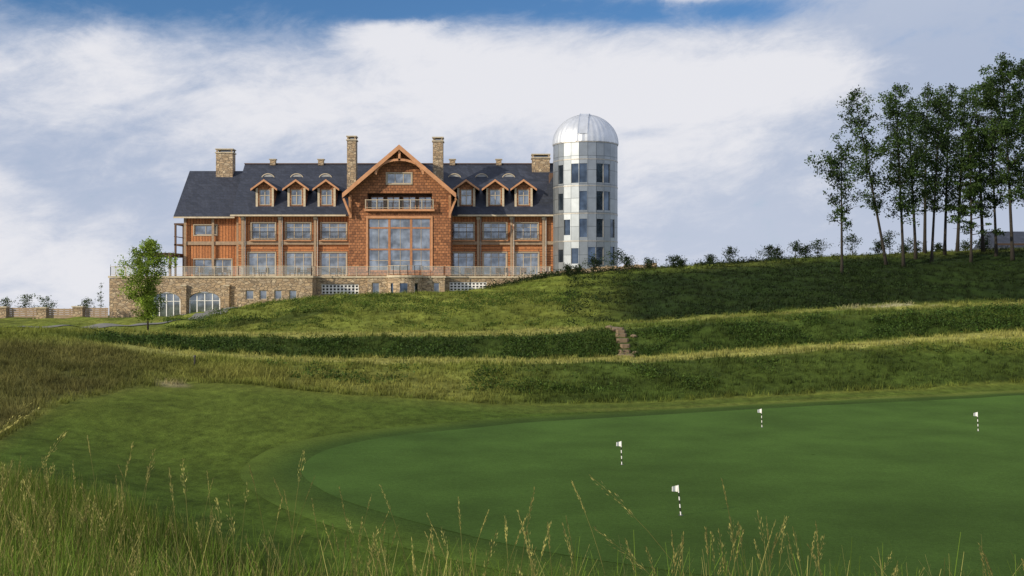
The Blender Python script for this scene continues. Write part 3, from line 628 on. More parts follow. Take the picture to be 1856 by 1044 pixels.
# balcony rail
r=MB(); z=bal[2]; r.box(a-.2,b+.2,Yc-.45,Yc-.37,z+.95,z+1.03,M['frame']); r.box(a-.3,b+.3,Yc-.5,Yc-.004,z-.25,z-.02,M['beam']); r.box(a-.2,b+.2,Yc-.44,Yc-.38,z+.1,z+.15,M['frame'])
for i in range(7): q=a-.2+(b-a+.3)*i/6; r.box(q,q+.1,Yc-.46,Yc-.36,z,z+1.05,M['frame'])
for i in range(60): q=a-.15+(b-a+.25)*i/60; r.box(q,q+.015,Yc-.42,Yc-.40,z+.15,z+.95,M['steel'])
r.obj('balcony_railing',lodge,(pkx,Yc,z))
# central roof
ex0,ex1=PX(621,120.6),PX(827,120.6); ez=PZ(351,120.6); pz=PZ(263,120.6); px_=PX(724,120.6)
rc=MB(); Y0=120.4; Lr=10.5
rc.extr([(ex0,Y0,ez),(px_,Y0,pz),(ex1,Y0,ez),(ex1,Y0,ez-.25),(px_,Y0,pz-.25),(ex0,Y0,ez-.25)],(0,Lr,0),M['slate']); rc.obj('gable_roof',lodge,(px_,Y0,ez))
t=MB(); y1=Y0-.06
for sx,exx in ((1,ex0),(-1,ex1)):
    t.extr([(exx,y1-.12,ez-.5),(px_,y1-.12,pz-.52),(px_,y1-.12,pz+.03),(exx,y1-.12,ez+.03)],(0,.16,0),M['beam'])
    t.beam((exx+sx*.75,Y0+.5,ez-2.3),(exx+sx*.05,Y0+.5,ez-.5),.22,M['beam'])
    t.beam((exx+sx*.75,Y0+1.,ez-2.6),(exx+sx*.75,Y0+1.,ez-.1),.25,M['beam'])
    t.beam((exx+sx*.75,Yc-.1,ez-2.2),(exx+sx*.75,Y0+.1,ez-.35),.2,M['beam'])
for k in range(12):
    a1_=math.pi*(k/12); a2_=math.pi*((k+1)/12); R_=2.6
    t.beam((px_-R_*math.cos(a1_),Y0+.15,pz-3.2+1.6*math.sin(a1_)),(px_-R_*math.cos(a2_),Y0+.15,pz-3.2+1.6*math.sin(a2_)),.25,M['beam'])
t.beam((px_,Y0+.15,pz-1.7),(px_,Y0+.15,pz-.5),.25,M['beam'])
t.obj('gable_truss',lodge,(px_,Y0,ez))

# dormers
def dormer(pc_):
    yf=125.2; cxx=PX(pc_,yf); zb=14.05; zt=PZ(341,yf); zp=PZ(326,yf); hw=1.03; loc=(cxx,yf,zb)
    m=MB(); hole=(cxx-.62,cxx+.62,zb+.35,PZ(345,yf)+.1)
    wallx(m,cxx-hw,cxx+hw,zb,zt,yf,M['shingle'],[hole],.2)
    m.poly([(cxx-hw,yf,zt),(cxx+hw,yf,zt),(cxx,yf,zp-.12)],M['shingle'])
    for s in (-1,1): m.poly([(cxx+s*hw,yf,zb),(cxx+s*hw,yf+3,zb),(cxx+s*hw,yf+3,zt),(cxx+s*hw,yf,zt)],M['shingle'])
    m.box(cxx-hw-.06,cxx+hw+.06,yf-.1,yf-.003,zb-.02,zb+.14,M['cream'])
    for s in (-1,1): m.box(cxx+s*(hw-.13)-.12,cxx+s*(hw-.13)+.12,yf-.05,yf-.003,zb+.14,zt,M['cream'])
    o=m.obj('dormer',lodge,loc)
    r=MB(); e=1.5; zz=zt-.15; r.extr([(cxx-e,yf-.5,zz),(cxx,yf-.5,zp),(cxx+e,yf-.5,zz),(cxx+e,yf-.5,zz-.12),(cxx,yf-.5,zp-.12),(cxx-e,yf-.5,zz-.12)],(0,4.2,0),M['slate'])
    for s in (-1,1): r.extr([(cxx+s*e,yf-.58,zz-.2),(cxx,yf-.58,zp-.22),(cxx,yf-.58,zp+.03),(cxx+s*e,yf-.58,zz+.03)],(0,.075,0),M['beam'])
    r.obj('dormer_roof',o,loc)
    g=MB(); g.box(hole[0]+.01,hole[1]-.01,yf+.12,yf+.15,hole[2],hole[3],M['glass']); g.obj('window',o,loc)
    f=MB(); fm=M['frame']; x0,x1,z0,z1=hole
    for q in (x0+.04,cxx,x1-.04): f.box(q-.045,q+.045,yf+.03,yf+.117,z0,z1,fm)
    for q in (z0+.05,z0+(z1-z0)*.62,z1-.06): f.box(x0+.085,x1-.085,yf+.04,yf+.117,q-.04,q+.04,fm)
    f.obj('frame',o,loc)
for p in (480,537.5,592,845,897.5,949): dormer(p)
def eyebrow(pc_,py_=318):
    yf=129.2; cxx=PX(pc_,yf); zb=PZ(324,yf)-.05; m=MB(); R_=.85; n=12
    pts=[(cxx-R_*math.cos(math.pi*k/n),yf,zb+.68*math.sin(math.pi*k/n)) for k in range(n+1)]
    m.extr(pts,(0,1.6,0),M['slate']); o=m.obj('roof_vent',roof,(cxx,yf,zb))
    g=MB(); p2=[(cxx-.70*math.cos(math.pi*k/n),yf-.03,zb+.04+.52*math.sin(math.pi*k/n)) for k in range(n+1)]; g.extr(p2,(0,.027,0),M['louver'])
    for k in range(n): g.beam((cxx-.76*math.cos(math.pi*k/n),yf-.06,zb+.03+.6*math.sin(math.pi*k/n)),(cxx-.76*math.cos(math.pi*(k+1)/n),yf-.06,zb+.03+.6*math.sin(math.pi*(k+1)/n)),.09,M['cream'])
    g.obj('louver',o,(cxx,yf,zb))
for p in (486,538,590,824,873,922): eyebrow(p)
def chimney(x0,x1,y0,y1,z0,z1,par):
    m=MB(); m.box(x0,x1,y0,y1,z0,z1-.55,M['stone']); m.box(x0-.1,x1+.1,y0-.1,y1+.1,z1-.55,z1-.42,M['coping'])
    for xx in (x0+.02,x1-.2):
        for yy in (y0+.02,y1-.2): m.box(xx,xx+.18,yy,yy+.18,z1-.42,z1-.12,M['stone'])
    m.box(x0+.25,x1-.25,y0+.25,y1-.25,z1-.42,z1-.3,M['black'])
    m.box(x0-.08,x1+.08,y0-.08,y1+.08,z1-.12,z1,M['coping']); m.obj('chimney',par,(x0,y0,z0))
chimney(PX(630,127.5),PX(646,127.5),127,128.3,15.5,PZ(247,127.5),roof)
chimney(PX(785,126),PX(803,126),125.5,126.8,15.5,PZ(249,126),roof)
chimney(PX(393,132),PX(423,132),131.6,133,17,PZ(270,132),roofl)
chimney(PX(964,130.5),PX(996,130.5),129.8,131.3,17,PZ(279,130),roof)
for p in (495,582,820,904):
    m=MB(); xx=PX(p,131); m.box(xx-.32,xx+.32,130.7,131.3,RZ_-.2,RZ_+.45,M['stone']); m.box(xx-.42,xx+.42,130.6,131.4,RZ_+.45,RZ_+.55,M['coping']); m.obj('ridge_vent',roof,(xx,131,RZ_))
m=MB(); m.box(4.3,5.6,126.5,134,5.2,18.2,M['darktimber']); m.extr([(2.9,125.4,14.4),(5.4,125.4,14.4),(5.4,125.4,17.6),(4.6,125.4,17.6)],(0,5,0),M['slate']); m.obj('link_block',lodge,(5,127,5.2))

# ---- stone terrace base
def archfill(mb,x0,x1,z1,rise,y,m,th=.35,n=12):
    c_=(x0+x1)/2; hw=(x1-x0)/2
    for k in range(n):
        a1_=math.pi*k/n; a2_=math.pi*(k+1)/n; xa=c_-hw*math.cos(a1_); xb=c_-hw*math.cos(a2_); za=z1-rise+rise*math.sin(a1_); zb=z1-rise+rise*math.sin(a2_)
        mb.poly([(xa,y,za),(xb,y,zb),(xb,y,z1),(xa,y,z1)],m); mb.poly([(xa,y,za),(xb,y,zb),(xb,y+th,zb),(xa,y+th,za)],m)
st_=M['stone']
YA=118.; ax0,ax1=PX(198,YA),PX(430,YA)
arches=[(PX(274,YA),PX(327,YA),1.0,PZ(530,YA)),(PX(341,YA),PX(399,YA),1.0,PZ(529,YA))]
base=MB(); wallx(base,ax0,ax1,.5,6.05,YA,st_,arches,.6)
for h_ in arches: archfill(base,h_[0],h_[1],h_[3],.9,YA,st_,.6)
base.poly([(ax0,YA,.5),(ax0,130,.5),(ax0,130,6.05),(ax0,YA,6.05)],st_); foA=base.obj('foundation_wall',lodge,(ax0,YA,.5))
for p in (262,334,412):
    m=MB(); xx=PX(p,YA); m.box(xx-.28,xx+.28,YA-.3,YA-.003,.8,5.2,st_); m.box(xx-.33,xx+.33,YA-.35,YA-.003,5.2,5.35,M['coping']); m.obj('buttress',foA,(xx,YA,1))
YB=115.6; bx0,bx1=PX(430,YB),PX(566,YB)
bw=[(PX(p,YB),PX(q,YB),PZ(543,YB),PZ(526,YB)) for p,q in ((445,460),(470,484),(497,511),(524,538))]
base=MB(); wallx(base,bx0,bx1,.5,6.1,YB,st_,bw,.5)
base.poly([(bx0,YB,.5),(bx0,125,.5),(bx0,125,6.1),(bx0,YB,6.1)],st_); base.poly([(bx1,YB,.5),(bx1,125,.5),(bx1,125,6.1),(bx1,YB,6.1)],st_); foB=base.obj('foundation_wall',lodge,(bx0,YB,.5))
YC=118.2; c0_,c1_=bx1,PX(672,YC); cw=[(PX(583,YC),PX(650,YC),PZ(533,YC),PZ(516,YC))]
base=MB(); wallx(base,c0_+.01,c1_,1.5,6.1,YC,st_,cw,.4); foC=base.obj('foundation_wall',lodge,(c0_,YC,1.5))
YE=118.8; e0_,e1_=PX(790,YE),PX(1000,YE); ew=[(PX(815,YE),PX(882,YE),PZ(527,YE),PZ(512,YE))]
base=MB(); wallx(base,e0_,e1_,2.5,6.1,YE,st_,ew,.4); base.poly([(e1_,YE,2.5),(e1_,127,2.5),(e1_,127,6.1),(e1_,YE,6.1)],st_); foE=base.obj('foundation_wall',lodge,(e0_,YE,2.5))
YD=117.0
d0,d1=PX(666,YD),PX(806,YD)
dw=[(PX(674,YD),PX(688,YD),3.4,PZ(512,YD)),(PX(785,YD),PX(797,YD),3.4,PZ(512,YD))]
base=MB(); wallx(base,d0,PX(705,YD),2.,6.1,YD,st_,dw[:1],.4); base.poly([(d0,YD,2),(d0,119,2),(d0,119,6.1),(d0,YD,6.1)],st_); foD=base.obj('foundation_wall',lodge,(d0,YD,2))
base=MB(); wallx(base,PX(762,YD),d1,2.,6.1,YD,st_,dw[1:],.4); base.poly([(d1,YD,2),(d1,119,2),(d1,119,6.1),(d1,YD,6.1)],st_); foF=base.obj('foundation_wall',lodge,(d1,YD,2))
# round bay
bay=MB(); bcx=PX(734,YD); R_=(PX(765,YD)-PX(703,YD))/2; nb_=14
for k in range(nb_):
    a1_=math.pi*k/nb_; a2_=math.pi*(k+1)/nb_; P1=(bcx-R_*math.cos(a1_),YD-R_*.8*math.sin(a1_)); P2=(bcx-R_*math.cos(a2_),YD-R_*.8*math.sin(a2_))
    win=k in (3,6,7,10)
    if win:
        bay.poly([(P1[0],P1[1],2),(P2[0],P2[1],2),(P2[0],P2[1],3.9),(P1[0],P1[1],3.9)],st_); bay.poly([(P1[0],P1[1],5.5),(P2[0],P2[1],5.5),(P2[0],P2[1],6.1),(P1[0],P1[1],6.1)],st_)
        bay.poly([(P1[0],P1[1]+.12,3.9),(P2[0],P2[1]+.12,3.9),(P2[0],P2[1]+.12,5.5),(P1[0],P1[1]+.12,5.5)],M['sglass'])
    else: bay.poly([(P1[0],P1[1],2),(P2[0],P2[1],2),(P2[0],P2[1],6.1),(P1[0],P1[1],6.1)],st_)
bay.extr([(bcx-(R_+.12)*math.cos(math.pi*k/nb_),YD-(R_*.8+.12)*math.sin(math.pi*k/nb_),6.1) for k in range(nb_+1)],(0,0,.25),M['coping'])
bay.obj('round_bay',lodge,(bcx,YD,2))
dk_=MB()
for (x0,x1,y0,zt) in ((ax0-.1,bx0-.105,YA-.1,6.3),(bx0-.1,bx1+.1,YB-.1,6.3),(bx1+.105,d0-.105,YC-.1,6.3),(d0-.1,d1+.1,YD-.09,6.3),(d1+.105,e1_+.1,YE-.1,6.3)):
    dk_.box(x0,x1,y0,127,6.08,zt-.005,M['coping'])
dk_.obj('terrace_deck',lodge,(-20,120,6.1))
for h_ in arches: window(h_[0]+.05,h_[1]-.05,1.4,h_[3]-.05,YA+.12,4,1,foA,trim=False,fm='white',name='arched_door',rowz=[h_[3]-.95],fw=.11)
for h_ in bw: window(h_[0],h_[1],h_[2],h_[3],YB,1,1,foB,trim=False,fm='frame')
window(*dw[0],YD,1,1,foD,trim=False,fm='frame'); window(*dw[1],YD,1,1,foF,trim=False,fm='frame')
for h_,yy,fo in ((cw[0],YC,foC),(ew[0],YE,foE)):
    g=MB(); g.box(h_[0],h_[1],yy+.16,yy+.2,h_[2],h_[3],M['black']); n_=10
    for i in range(n_+1): q=h_[0]+(h_[1]-h_[0])*i/n_; g.box(q-.075,q+.075,yy+.02,yy+.157,h_[2],h_[3],M['white'])
    for j in range(4): q=h_[2]+(h_[3]-h_[2])*j/3; g.box(h_[0],h_[1],yy+.0,yy+.017,q-.06,q+.06,M['white'])
    g.obj('lattice_vent',fo,(h_[0],yy,h_[2]))
# railings
def railing(pts,z=6.3,hgt=1.0):
    r=MB()
    for (xa,ya_),(xb,yb_) in zip(pts[:-1],pts[1:]):
        L=math.hypot(xb-xa,yb_-ya_); k=max(1,round(L/1.6))
        for i in range(k+1):
            xx=xa+(xb-xa)*i/k; yy=ya_+(yb_-ya_)*i/k; r.box(xx-.025,xx+.025,yy-.025,yy+.025,z,z+hgt,M['cream'])
        r.beam((xa,ya_,z+hgt),(xb,yb_,z+hgt),.045,M['cream']); r.beam((xa,ya_,z+.12),(xb,yb_,z+.12),.03,M['cream'])
        r.poly([(xa,ya_,z+.15),(xb,yb_,z+.15),(xb,yb_,z+hgt-.05),(xa,ya_,z+hgt-.05)],M['clear'])
    r.obj('terrace_railing',lodge,(pts[0][0],pts[0][1],z))
railing([(ax0+.1,126),(ax0+.1,YA+.1),(bx0+.1,YA+.1),(bx0+.1,YB+.1),(bx1-.1,YB+.1),(bx1-.1,YC+.1),(d0+.1,YC+.1),(d0+.1,YD+.1),(bcx-R_,YD+.1)])
railing([(bcx-R_*math.cos(a_),YD-R_*.8*math.sin(a_)+.08) for a_ in np.linspace(0,math.pi,8)],6.36)
railing([(bcx+R_,YD+.1),(d1-.1,YD+.1),(d1-.1,YE+.1),(e1_-.1,YE+.1),(e1_-.1,124)])
# patio furniture
def chair(px,Y,rot,first=[None]):
    x=PX(px,Y)
    if first[0] is None:
        e=empty('patio_chair',(x,Y,6.3),'dark wooden armchair on the stone terrace','chair','chairs on the terrace')
        s=MB(); s.box(x-.3,x+.3,Y-.28,Y+.28,6.7,6.78,M['darktimber']); s.obj('seat',e,(x,Y,6.3))
        s=MB()
        for k in range(5): s.box(x-.3+k*.125,x-.2+k*.125,Y+.28,Y+.33,6.7,7.25,M['darktimber'])
        s.box(x-.3,x+.3,Y+.335,Y+.37,7.1,7.2,M['darktimber']); s.obj('backrest',e,(x,Y,6.3))
        for a_ in (-.3,.24):
            for b_ in (-.28,.22): s=MB(); s.box(x+a_,x+a_+.06,Y+b_,Y+b_+.06,6.3,6.695,M['darktimber']); s.obj('leg',e,(x,Y,6.3))
        for a_ in (-.36,.3): s=MB(); s.box(x+a_,x+a_+.06,Y-.28,Y+.3,6.92,6.97,M['darktimber']); s.obj('armrest',e,(x,Y,6.3))
        first[0]=e; return
    o=first[0]; e=o.copy(); COL.objects.link(e); e.location=(x,Y,6.3); e.rotation_euler=(0,0,rot)
    for ch in [c for c in bpy.data.objects if c.parent==o]: cc=ch.copy(); cc.parent=e; COL.objects.link(cc)
for i,p in enumerate([362,384,398,412,466,480,530,546,560,604,618,848,862,905,920,948]): chair(p,121.+(i%3)*.6,random.uniform(-2.5,2.5))

# ---- silo
SX,SY=PX(1061,124.),124.; SR=3.62; SZ0=5.5; SZ1=PZ(263,124.)
silo=empty('silo_tower',(SX,SY,SZ0),'tall cylindrical galvanised metal silo tower with shiny ribbed dome','tower')
m=MB(); n=24; step=2*math.pi/n
wins=[]
for (pxx,y0,y1) in [(1018,298,332),(1036,297,332),(1057,297,331),(1100,297,331),(1078,297,331),(1016,350,380),(1058,347,381),(1078,347,381),(1101,347,381),(1022,398,426),(1058,397,430),(1082,397,430),(1103,397,430),(1020,452,475),(1040,450,478),(1061,448,480),(1083,448,480),(1104,447,480)]:
    s=(pxx-1061)/57.; a_=math.asin(max(-.97,min(.97,s))); fi=round((a_)/step-.5); wins.append((fi,PZ(y1,SY-3),PZ(y0,SY-3)))
wins=list({(w[0],round(w[1],1)):w for w in wins}.values())
def sp_(ang,r,z): return (SX+math.sin(ang)*r,SY-math.cos(ang)*r,z)
for k in range(n):
    fk=k if k<n/2 else k-n; ws=sorted([w for w in wins if w[0]==fk],key=lambda w:w[1]); a1_=fk*step; a2_=a1_+step; z=SZ0
    g_=.06*step
    for w in ws:
        m.poly([sp_(a1_,SR,z),sp_(a2_,SR,z),sp_(a2_,SR,w[1]),sp_(a1_,SR,w[1])],M['metal'])
        for (b1,b2) in ((a1_,a1_+g_),(a2_-g_,a2_)): m.poly([sp_(b1,SR,w[1]),sp_(b2,SR,w[1]),sp_(b2,SR,w[2]),sp_(b1,SR,w[2])],M['metal'])
        b1,b2=a1_+g_,a2_-g_; ri=SR-.22
        for q in ([sp_(b1,SR,w[1]),sp_(b1,ri,w[1]),sp_(b1,ri,w[2]),sp_(b1,SR,w[2])],[sp_(b2,SR,w[1]),sp_(b2,ri,w[1]),sp_(b2,ri,w[2]),sp_(b2,SR,w[2])],[sp_(b1,SR,w[2]),sp_(b2,SR,w[2]),sp_(b2,ri,w[2]),sp_(b1,ri,w[2])],[sp_(b1,SR,w[1]),sp_(b2,SR,w[1]),sp_(b2,ri,w[1]),sp_(b1,ri,w[1])]): m.poly(q,M['steel'])
        z=w[2]
    m.poly([sp_(a1_,SR,z),sp_(a2_,SR,z),sp_(a2_,SR,SZ1),sp_(a1_,SR,SZ1)],M['metal'])
for z,rr in ((SZ1-.12,.06),(PZ(290,121),.03),(PZ(338,121),.03),(PZ(388,121),.03),(PZ(438,121),.03)):
    for k in range(n):
        a1_=k*step; a2_=a1_+step; m.poly([sp_(a1_,SR+rr,z),sp_(a2_,SR+rr,z),sp_(a2_,SR+rr,z+.12),sp_(a1_,SR+rr,z+.12)],M['steel'])
        m.poly([sp_(a1_,SR,z),sp_(a2_,SR,z),sp_(a2_,SR+rr,z),sp_(a1_,SR+rr,z)],M['steel']); m.poly([sp_(a1_,SR,z+.12),sp_(a2_,SR,z+.12),sp_(a2_,SR+rr,z+.12),sp_(a1_,SR+rr,z+.12)],M['steel'])
wall_s=m.obj('wall',silo,(SX,SY,SZ0))
for w in wins:
    a1_=w[0]*step+.06*step; a2_=(w[0]+1)*step-.06*step; g=MB(); ri=SR-.12
    g.extr([sp_(a1_,ri,w[1]+.003),sp_(a2_,ri,w[1]+.003),sp_(a2_,ri,w[2]-.003),sp_(a1_,ri,w[2]-.003)],(0,.05,0),M['sglass']); g.obj('window',silo,(SX,SY,SZ0))
d=MB(); nr_,ns_=24,144; dh=PZ(209,SY)-SZ1
ring=[]
for j in range(nr_+1):
    ph=j/nr_*math.pi/2; row=[]
    for k in range(ns_):
        rib=.06 if k%4==0 else 0; rr=(SR+.05+rib)*math.cos(ph); row.append(len(d.v)); d.v.append(sp_(k*2*math.pi/ns_,rr+.001,SZ1+(dh+rib)*math.sin(ph)))
    ring.append(row)
mi=d.mi(M['dome'])
for j in range(nr_):
    for k in range(ns_): d.f.append([ring[j][k],ring[j][(k+1)%ns_],ring[j+1][(k+1)%ns_],ring[j+1][k]]); d.m.append(mi)
do=d.obj('dome',silo,(SX,SY,SZ0),True)
s=MB()
for k in range(20):
    a1_=math.pi/2*(.15+.85*k/20); a2_=math.pi/2*(.15+.85*(k+1)/20); A_=-.15
    def q(a_,of): r=(SR+.14)*math.cos(a_); return (SX+math.sin(A_)*r+of,SY-math.cos(A_)*r,SZ1+(dh+.12)*math.sin(a_))
    s.poly([q(a1_,-.5),q(a1_,.5),q(a2_,.5),q(a2_,-.5)],M['dome'])
    for of in (-.5,.5): s.beam(q(a1_,of),q(a2_,of),.07,M['dome'])
s.obj('shutter',silo,(SX,SY,SZ0))

# ---- low stone retaining wall
m=MB(); xs=np.linspace(PX(905,114),PX(1200,113),44)
for a_,b_ in zip(xs[:-1],xs[1:]):
    y=117.; z0=float(H((a_+b_)/2,y))-.6; m.box(a_,b_-.002,y,y+.6,z0,z0+.6+random.uniform(.45,.65),M['stone'])
o=m.obj('retaining_wall',None,(xs[0],117,5)); tag(o,'low rough fieldstone retaining wall below the silo','wall')

# ---- fence left
def fence_seg(px0,px1,Y):
    x0,x1=PX(px0,Y),PX(px1,Y); z=float(H((x0+x1)/2,Y)); e=empty('fence',(x0,Y,z),'low horizontal board fence between stone pillars','fence','fence panels along the lawn edge')
    m=MB()
    for k in range(5): m.box(x0,x1,Y,Y+.05,z+.1+k*.2,z+.28+k*.2,M['post'])
    m.obj('board',e,(x0,Y,z)); m=MB()
    for k in range(4): q=x0+(x1-x0)*(k+.5)/4; m.box(q-.06,q+.06,Y+.052,Y+.15,z-.2,z+1.1,M['post'])
    m.obj('post',e,(x0,Y,z))
def pillar(px,Y):
    x=PX(px,Y); z=float(H(x,Y)); e=empty('stone_pillar',(x,Y,z),'square fieldstone fence pillar with flat cap','pillar','stone pillars of the fence')
    m=MB(); m.box(x-.5,x+.5,Y-.4,Y+.4,z-.3,z+1.05,M['stone']); m.obj('shaft',e,(x,Y,z)); m=MB(); m.box(x-.58,x+.58,Y-.48,Y+.48,z+1.053,z+1.18,M['coping']); m.obj('cap',e,(x,Y,z))
for a_,b_ in ((-60,-5),(16,66),(88,132),(154,196)): fence_seg(a_,b_,112.)
for p in (5,77,143): pillar(p,112.)

# ---- stone steps on the bank
e=empty('stone_steps',(PX(1128,65),65,float(H(PX(1128,65),65))),'rough brown fieldstone steps climbing the grassy bank','steps')
for k in range(11):
    t_=k/10; Y=61.8+t_*7.4; px=1140-28*t_+random.uniform(-3,3); x=PX(px,Y); z=float(H(x,Y)); m=MB(); w=random.uniform(.22,.38)
    pts_=[(x-w,Y-.2),(x-w*.6,Y-.28),(x+w*.7,Y-.26),(x+w,Y-.12),(x+w*.95,Y+.22),(x-w*.9,Y+.24)]
    m.extr([(a_,b_,z-.15) for a_,b_ in pts_],(0,0,.15+.13),M['steprock']); m.obj('step',e,(x,Y,z))
for i,(p,Y) in enumerate([(1105,70.),(1152,62.8),(1124,61.8),(1112,66.5),(1148,65.3)]):
    x=PX(p,Y); z=float(H(x,Y)); m=MB(); g=random.Random(i); s_=g.uniform(.14,.22); rows_=[]
    for j in range(5):
        ph=-math.pi/2+math.pi*(j+.5)/5; m_=[]
        for k in range(8): rr=s_*math.cos(ph)*g.uniform(.8,1.2); m_.append((x+rr*math.cos(k*math.pi/4)*1.3,Y+rr*math.sin(k*math.pi/4),z+.06+s_*.7*math.sin(ph)))
        rows_.append(m_)
    for j in range(4):
        for k in range(8): m.poly([rows_[j][k],rows_[j][(k+1)%8],rows_[j+1][(k+1)%8],rows_[j+1][k]],M['steprock'])
    m.poly(rows_[4],M['steprock']); o=m.obj('boulder',None,(x,Y,z)); tag(o,'small rounded brown fieldstone beside the bank steps','rock','stones beside the steps')

# ---- small slate-roofed building at hill right
bx,by=PX(1845,118),118; bz=float(H(bx,by)); e=empty('outbuilding',(bx,by,bz),'small low building with dark slate roof behind the hilltop trees','building')
m=MB(); m.box(bx-2.3,bx+5,by,by+5,bz-1,bz+.8,M['outtimber']); m.obj('wall',e,(bx,by,bz)); m=MB()
m.extr([(bx-2.8,by-.8,bz+.1),(bx-2.3,by+2.5,bz+2.2),(bx-2.8,by+5.4,bz+.1)],(8,0,0),M['slate']); m.obj('roof',e,(bx,by,bz))

# ---- flags
def flag(px,py,tilt,lab,fl=1):
    Y=10000/(py-522); x=PX(px,Y); e=empty('practice_flag',(x,Y,.014),lab,'golf flag','practice flags on the putting green'); h=.66
    e2=[(x+tilt*t,Y,.014+h*t) for t in np.linspace(0,1,9)]
    m=MB()
    for k in range(8): m.tube([e2[k],e2[k+1]],[.013,.013],M['black'] if k%2==1 and k<7 else M['white'],8)
    m.obj('pole',e,(x,Y,.014)); m=MB(); tx,tz=e2[8][0],e2[8][2]; N=8
    for k in range(N):
        u0,u1=k/N,(k+1)/N; f0=lambda u:(tx-fl*(.013+.125*u),Y+.018*math.sin(u*5),0)
        a_=f0(u0); b_=f0(u1); m.poly([(a_[0],a_[1],tz-.145+.012*u0),(b_[0],b_[1],tz-.145+.012*u1),(b_[0],b_[1],tz-.01-.02*u1),(a_[0],a_[1],tz-.01-.02*u0)],M['white'])
    m.obj('flag',e,(x,Y,.014))
    m=MB(); m.tube([(x,Y,.015),(x,Y,.018)],[.055,.055],M['black'],16); m.obj('hole_cup',e,(x,Y,.014))
flag(1127,843,-.02,'short white flag on black-and-white striped pole standing in green')
flag(1234,935,-.06,'short white flag on leaning black-and-white striped pole in green')
flag(1381,775,-.02,'short white flag on black-and-white striped pole standing in green')
flag(1773,782,-.03,'short white flag on black-and-white striped pole standing in green')
x,Y=PX(353,52),52.; z=float(H(x,Y)); m=MB(); m.tube([(x,Y,z-.1),(x,Y,z+.42)],[.045,.045],M['black'],8); m.tube([(x,Y,z+.42),(x,Y,z+.5)],[.08,.04],M['black'],8); o=m.obj('marker_post',None,(x,Y,z)); tag(o,'short dark marker post in the long grass','post')

# ------------------------------------------------------------ light, world, camera
sd=Vector((-.80,-.49,.36)).normalized()
L=bpy.data.lights.new('sun','SUN'); L.energy=5.0; L.angle=math.radians(.6); L.color=(1,.87,.66)
lo=bpy.data.objects.new('sun',L); COL.objects.link(lo); lo.rotation_euler=sd.to_track_quat('Z','Y').to_euler(); lo.location=(-60,-40,60)
w=bpy.data.worlds.new('World'); scene.world=w; w.use_nodes=True; t=NT(w.node_tree); bg=t.n['Background']
g=t.new('ShaderNodeTexCoord').outputs['Generated']; sp=t.new('ShaderNodeSeparateXYZ'); t.put(sp,0,g)
zc=t.math('MAXIMUM',sp.outputs[2],.03); cb=t.new('ShaderNodeCombineXYZ'); t.put(cb,0,sp.outputs[0]); t.put(cb,1,sp.outputs[1]); t.put(cb,2,zc)
sky=t.new('ShaderNodeTexSky',sky_type='NISHITA'); sky.sun_disc=False; sky.sun_elevation=math.asin(sd.z); sky.sun_rotation=math.atan2(sd.x,sd.y); sky.air_density=1.2; sky.dust_density=.5; sky.altitude=800
t.put(sky,0,cb.outputs[0])
U=t.math('ARCTAN2',sp.outputs[0],sp.outputs[1]); Vv=t.math('ARCSINE',sp.outputs[2])
def gs(px,py,sx,sy):
    cu=(px-928)/2000; cv=(522-py)/2000
    a=t.math('POWER',t.math('MULTIPLY',t.math('SUBTRACT',U,cu),2000/sx),2.); b=t.math('POWER',t.math('MULTIPLY',t.math('SUBTRACT',Vv,cv),2000/sy),2.)
    return t.math('EXPONENT',t.math('MULTIPLY',t.math('ADD',a,b),-1.))
def P_(slope,sy,w_):
    cv=t.new('ShaderNodeCombineXYZ'); t.put(cv,0,U); t.put(cv,1,t.math('MULTIPLY',t.math('SUBTRACT',Vv,t.math('MULTIPLY',U,slope)),sy)); cv.inputs[2].default_value=w_; return cv.outputs[0]
P=P_(.08,1.9,.37); Pw=P_(.16,2.4,.9)
n1=t.noise(P,4.6,12,.60,.4); n2=t.noise(P,12.,12,.64,.4); n3=t.noise(P,2.4,3,.5); n4=t.noise(Pw,20.,10,.68,.6)
mixn=t.math('ADD',t.math('ADD',t.math('MULTIPLY',n1,.46),t.math('MULTIPLY',n2,.34)),t.math('MULTIPLY',n4,.20))
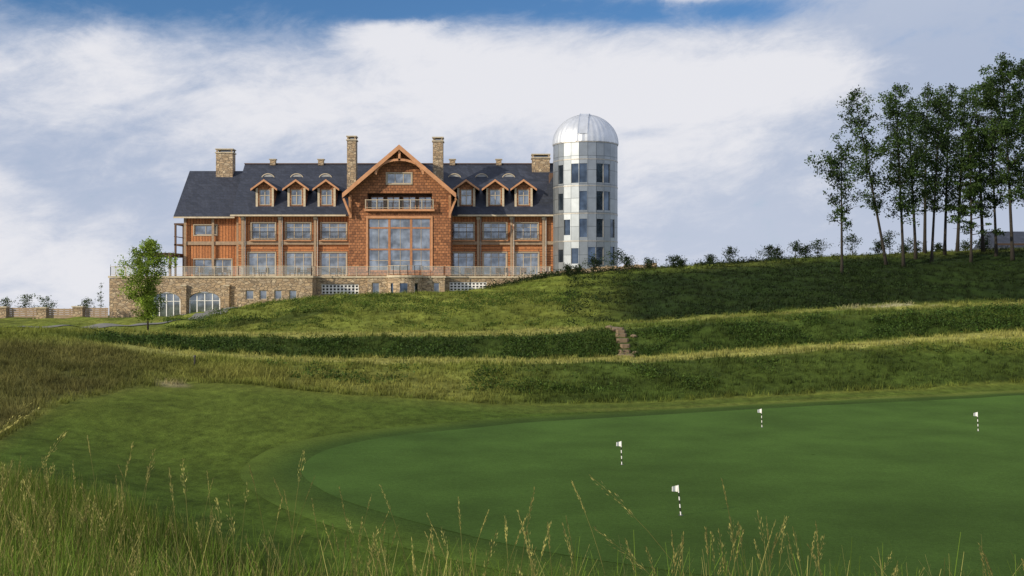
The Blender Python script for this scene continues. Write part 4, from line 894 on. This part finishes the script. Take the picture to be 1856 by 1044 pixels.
mixn=t.math('ADD',t.math('MULTIPLY',t.math('SUBTRACT',mixn,.5),1.2),.5)
holes=t.math('ADD',t.math('MULTIPLY',gs(230,25,430,82),.46),t.math('MULTIPLY',gs(1290,38,200,30),.42))
holes=t.math('ADD',holes,t.math('MULTIPLY',gs(860,10,320,56),.50))
holes=t.math('ADD',holes,t.math('MULTIPLY',gs(330,-120,900,90),.4))
d1=t.math('SUBTRACT',mixn,holes)
veil=t.mapr(d1,.06,.42)
boost=t.math('MULTIPLY',gs(1230,150,380,85),.17)
for a_ in ((700,72,110,34,.26),(760,150,300,60,.08),(300,200,420,90,.08),(80,490,190,80,.16),(1000,200,360,90,.07),(20,350,90,24,.14),(1230,8,90,16,.20),(1500,140,110,46,.10),(190,120,70,40,.14),(60,150,120,30,.08)): boost=t.math('ADD',boost,t.math('MULTIPLY',gs(*a_[:4]),a_[4]))
dark=t.math('ADD',t.math('MULTIPLY',gs(1800,230,270,400),.20),t.math('MULTIPLY',gs(560,430,900,60),.01))
dark=t.math('ADD',dark,t.math('MULTIPLY',gs(1160,246,55,12),.16))
d2=t.math('SUBTRACT',t.math('ADD',mixn,boost),t.math('ADD',t.math('MULTIPLY',holes,.6),dark))
wh=t.mapr(d2,.40,.68)
skyc=t.mix(1.,sky.outputs[0],(.40,.66,1.02,1),'MULTIPLY')
veilc=t.mix(t.mapr(n3,.3,.7),(4.3,5.0,6.5,1),(5.1,5.7,7.0,1))
veilc=t.mix(t.mapr(Vv,.14,.0,0.,.6),veilc,(5.6,6.1,7.3,1))
c=t.mix(veil,skyc,veilc); c=t.mix(t.math('MULTIPLY',wh,.93),c,(8.2,8.2,8.6,1))
t.put(bg,0,c); bg.inputs[1].default_value=.1
cam=bpy.data.cameras.new('camera'); co=bpy.data.objects.new('camera',cam); COL.objects.link(co); co.location=(0,0,ZC); co.rotation_euler=(math.radians(90),0,0)
cam.sensor_width=36; cam.lens=36*2000/1856; cam.clip_end=20000; cam.clip_start=.1; scene.camera=co
for o in bpy.data.objects:
    if '_loc' in o: del o['_loc']
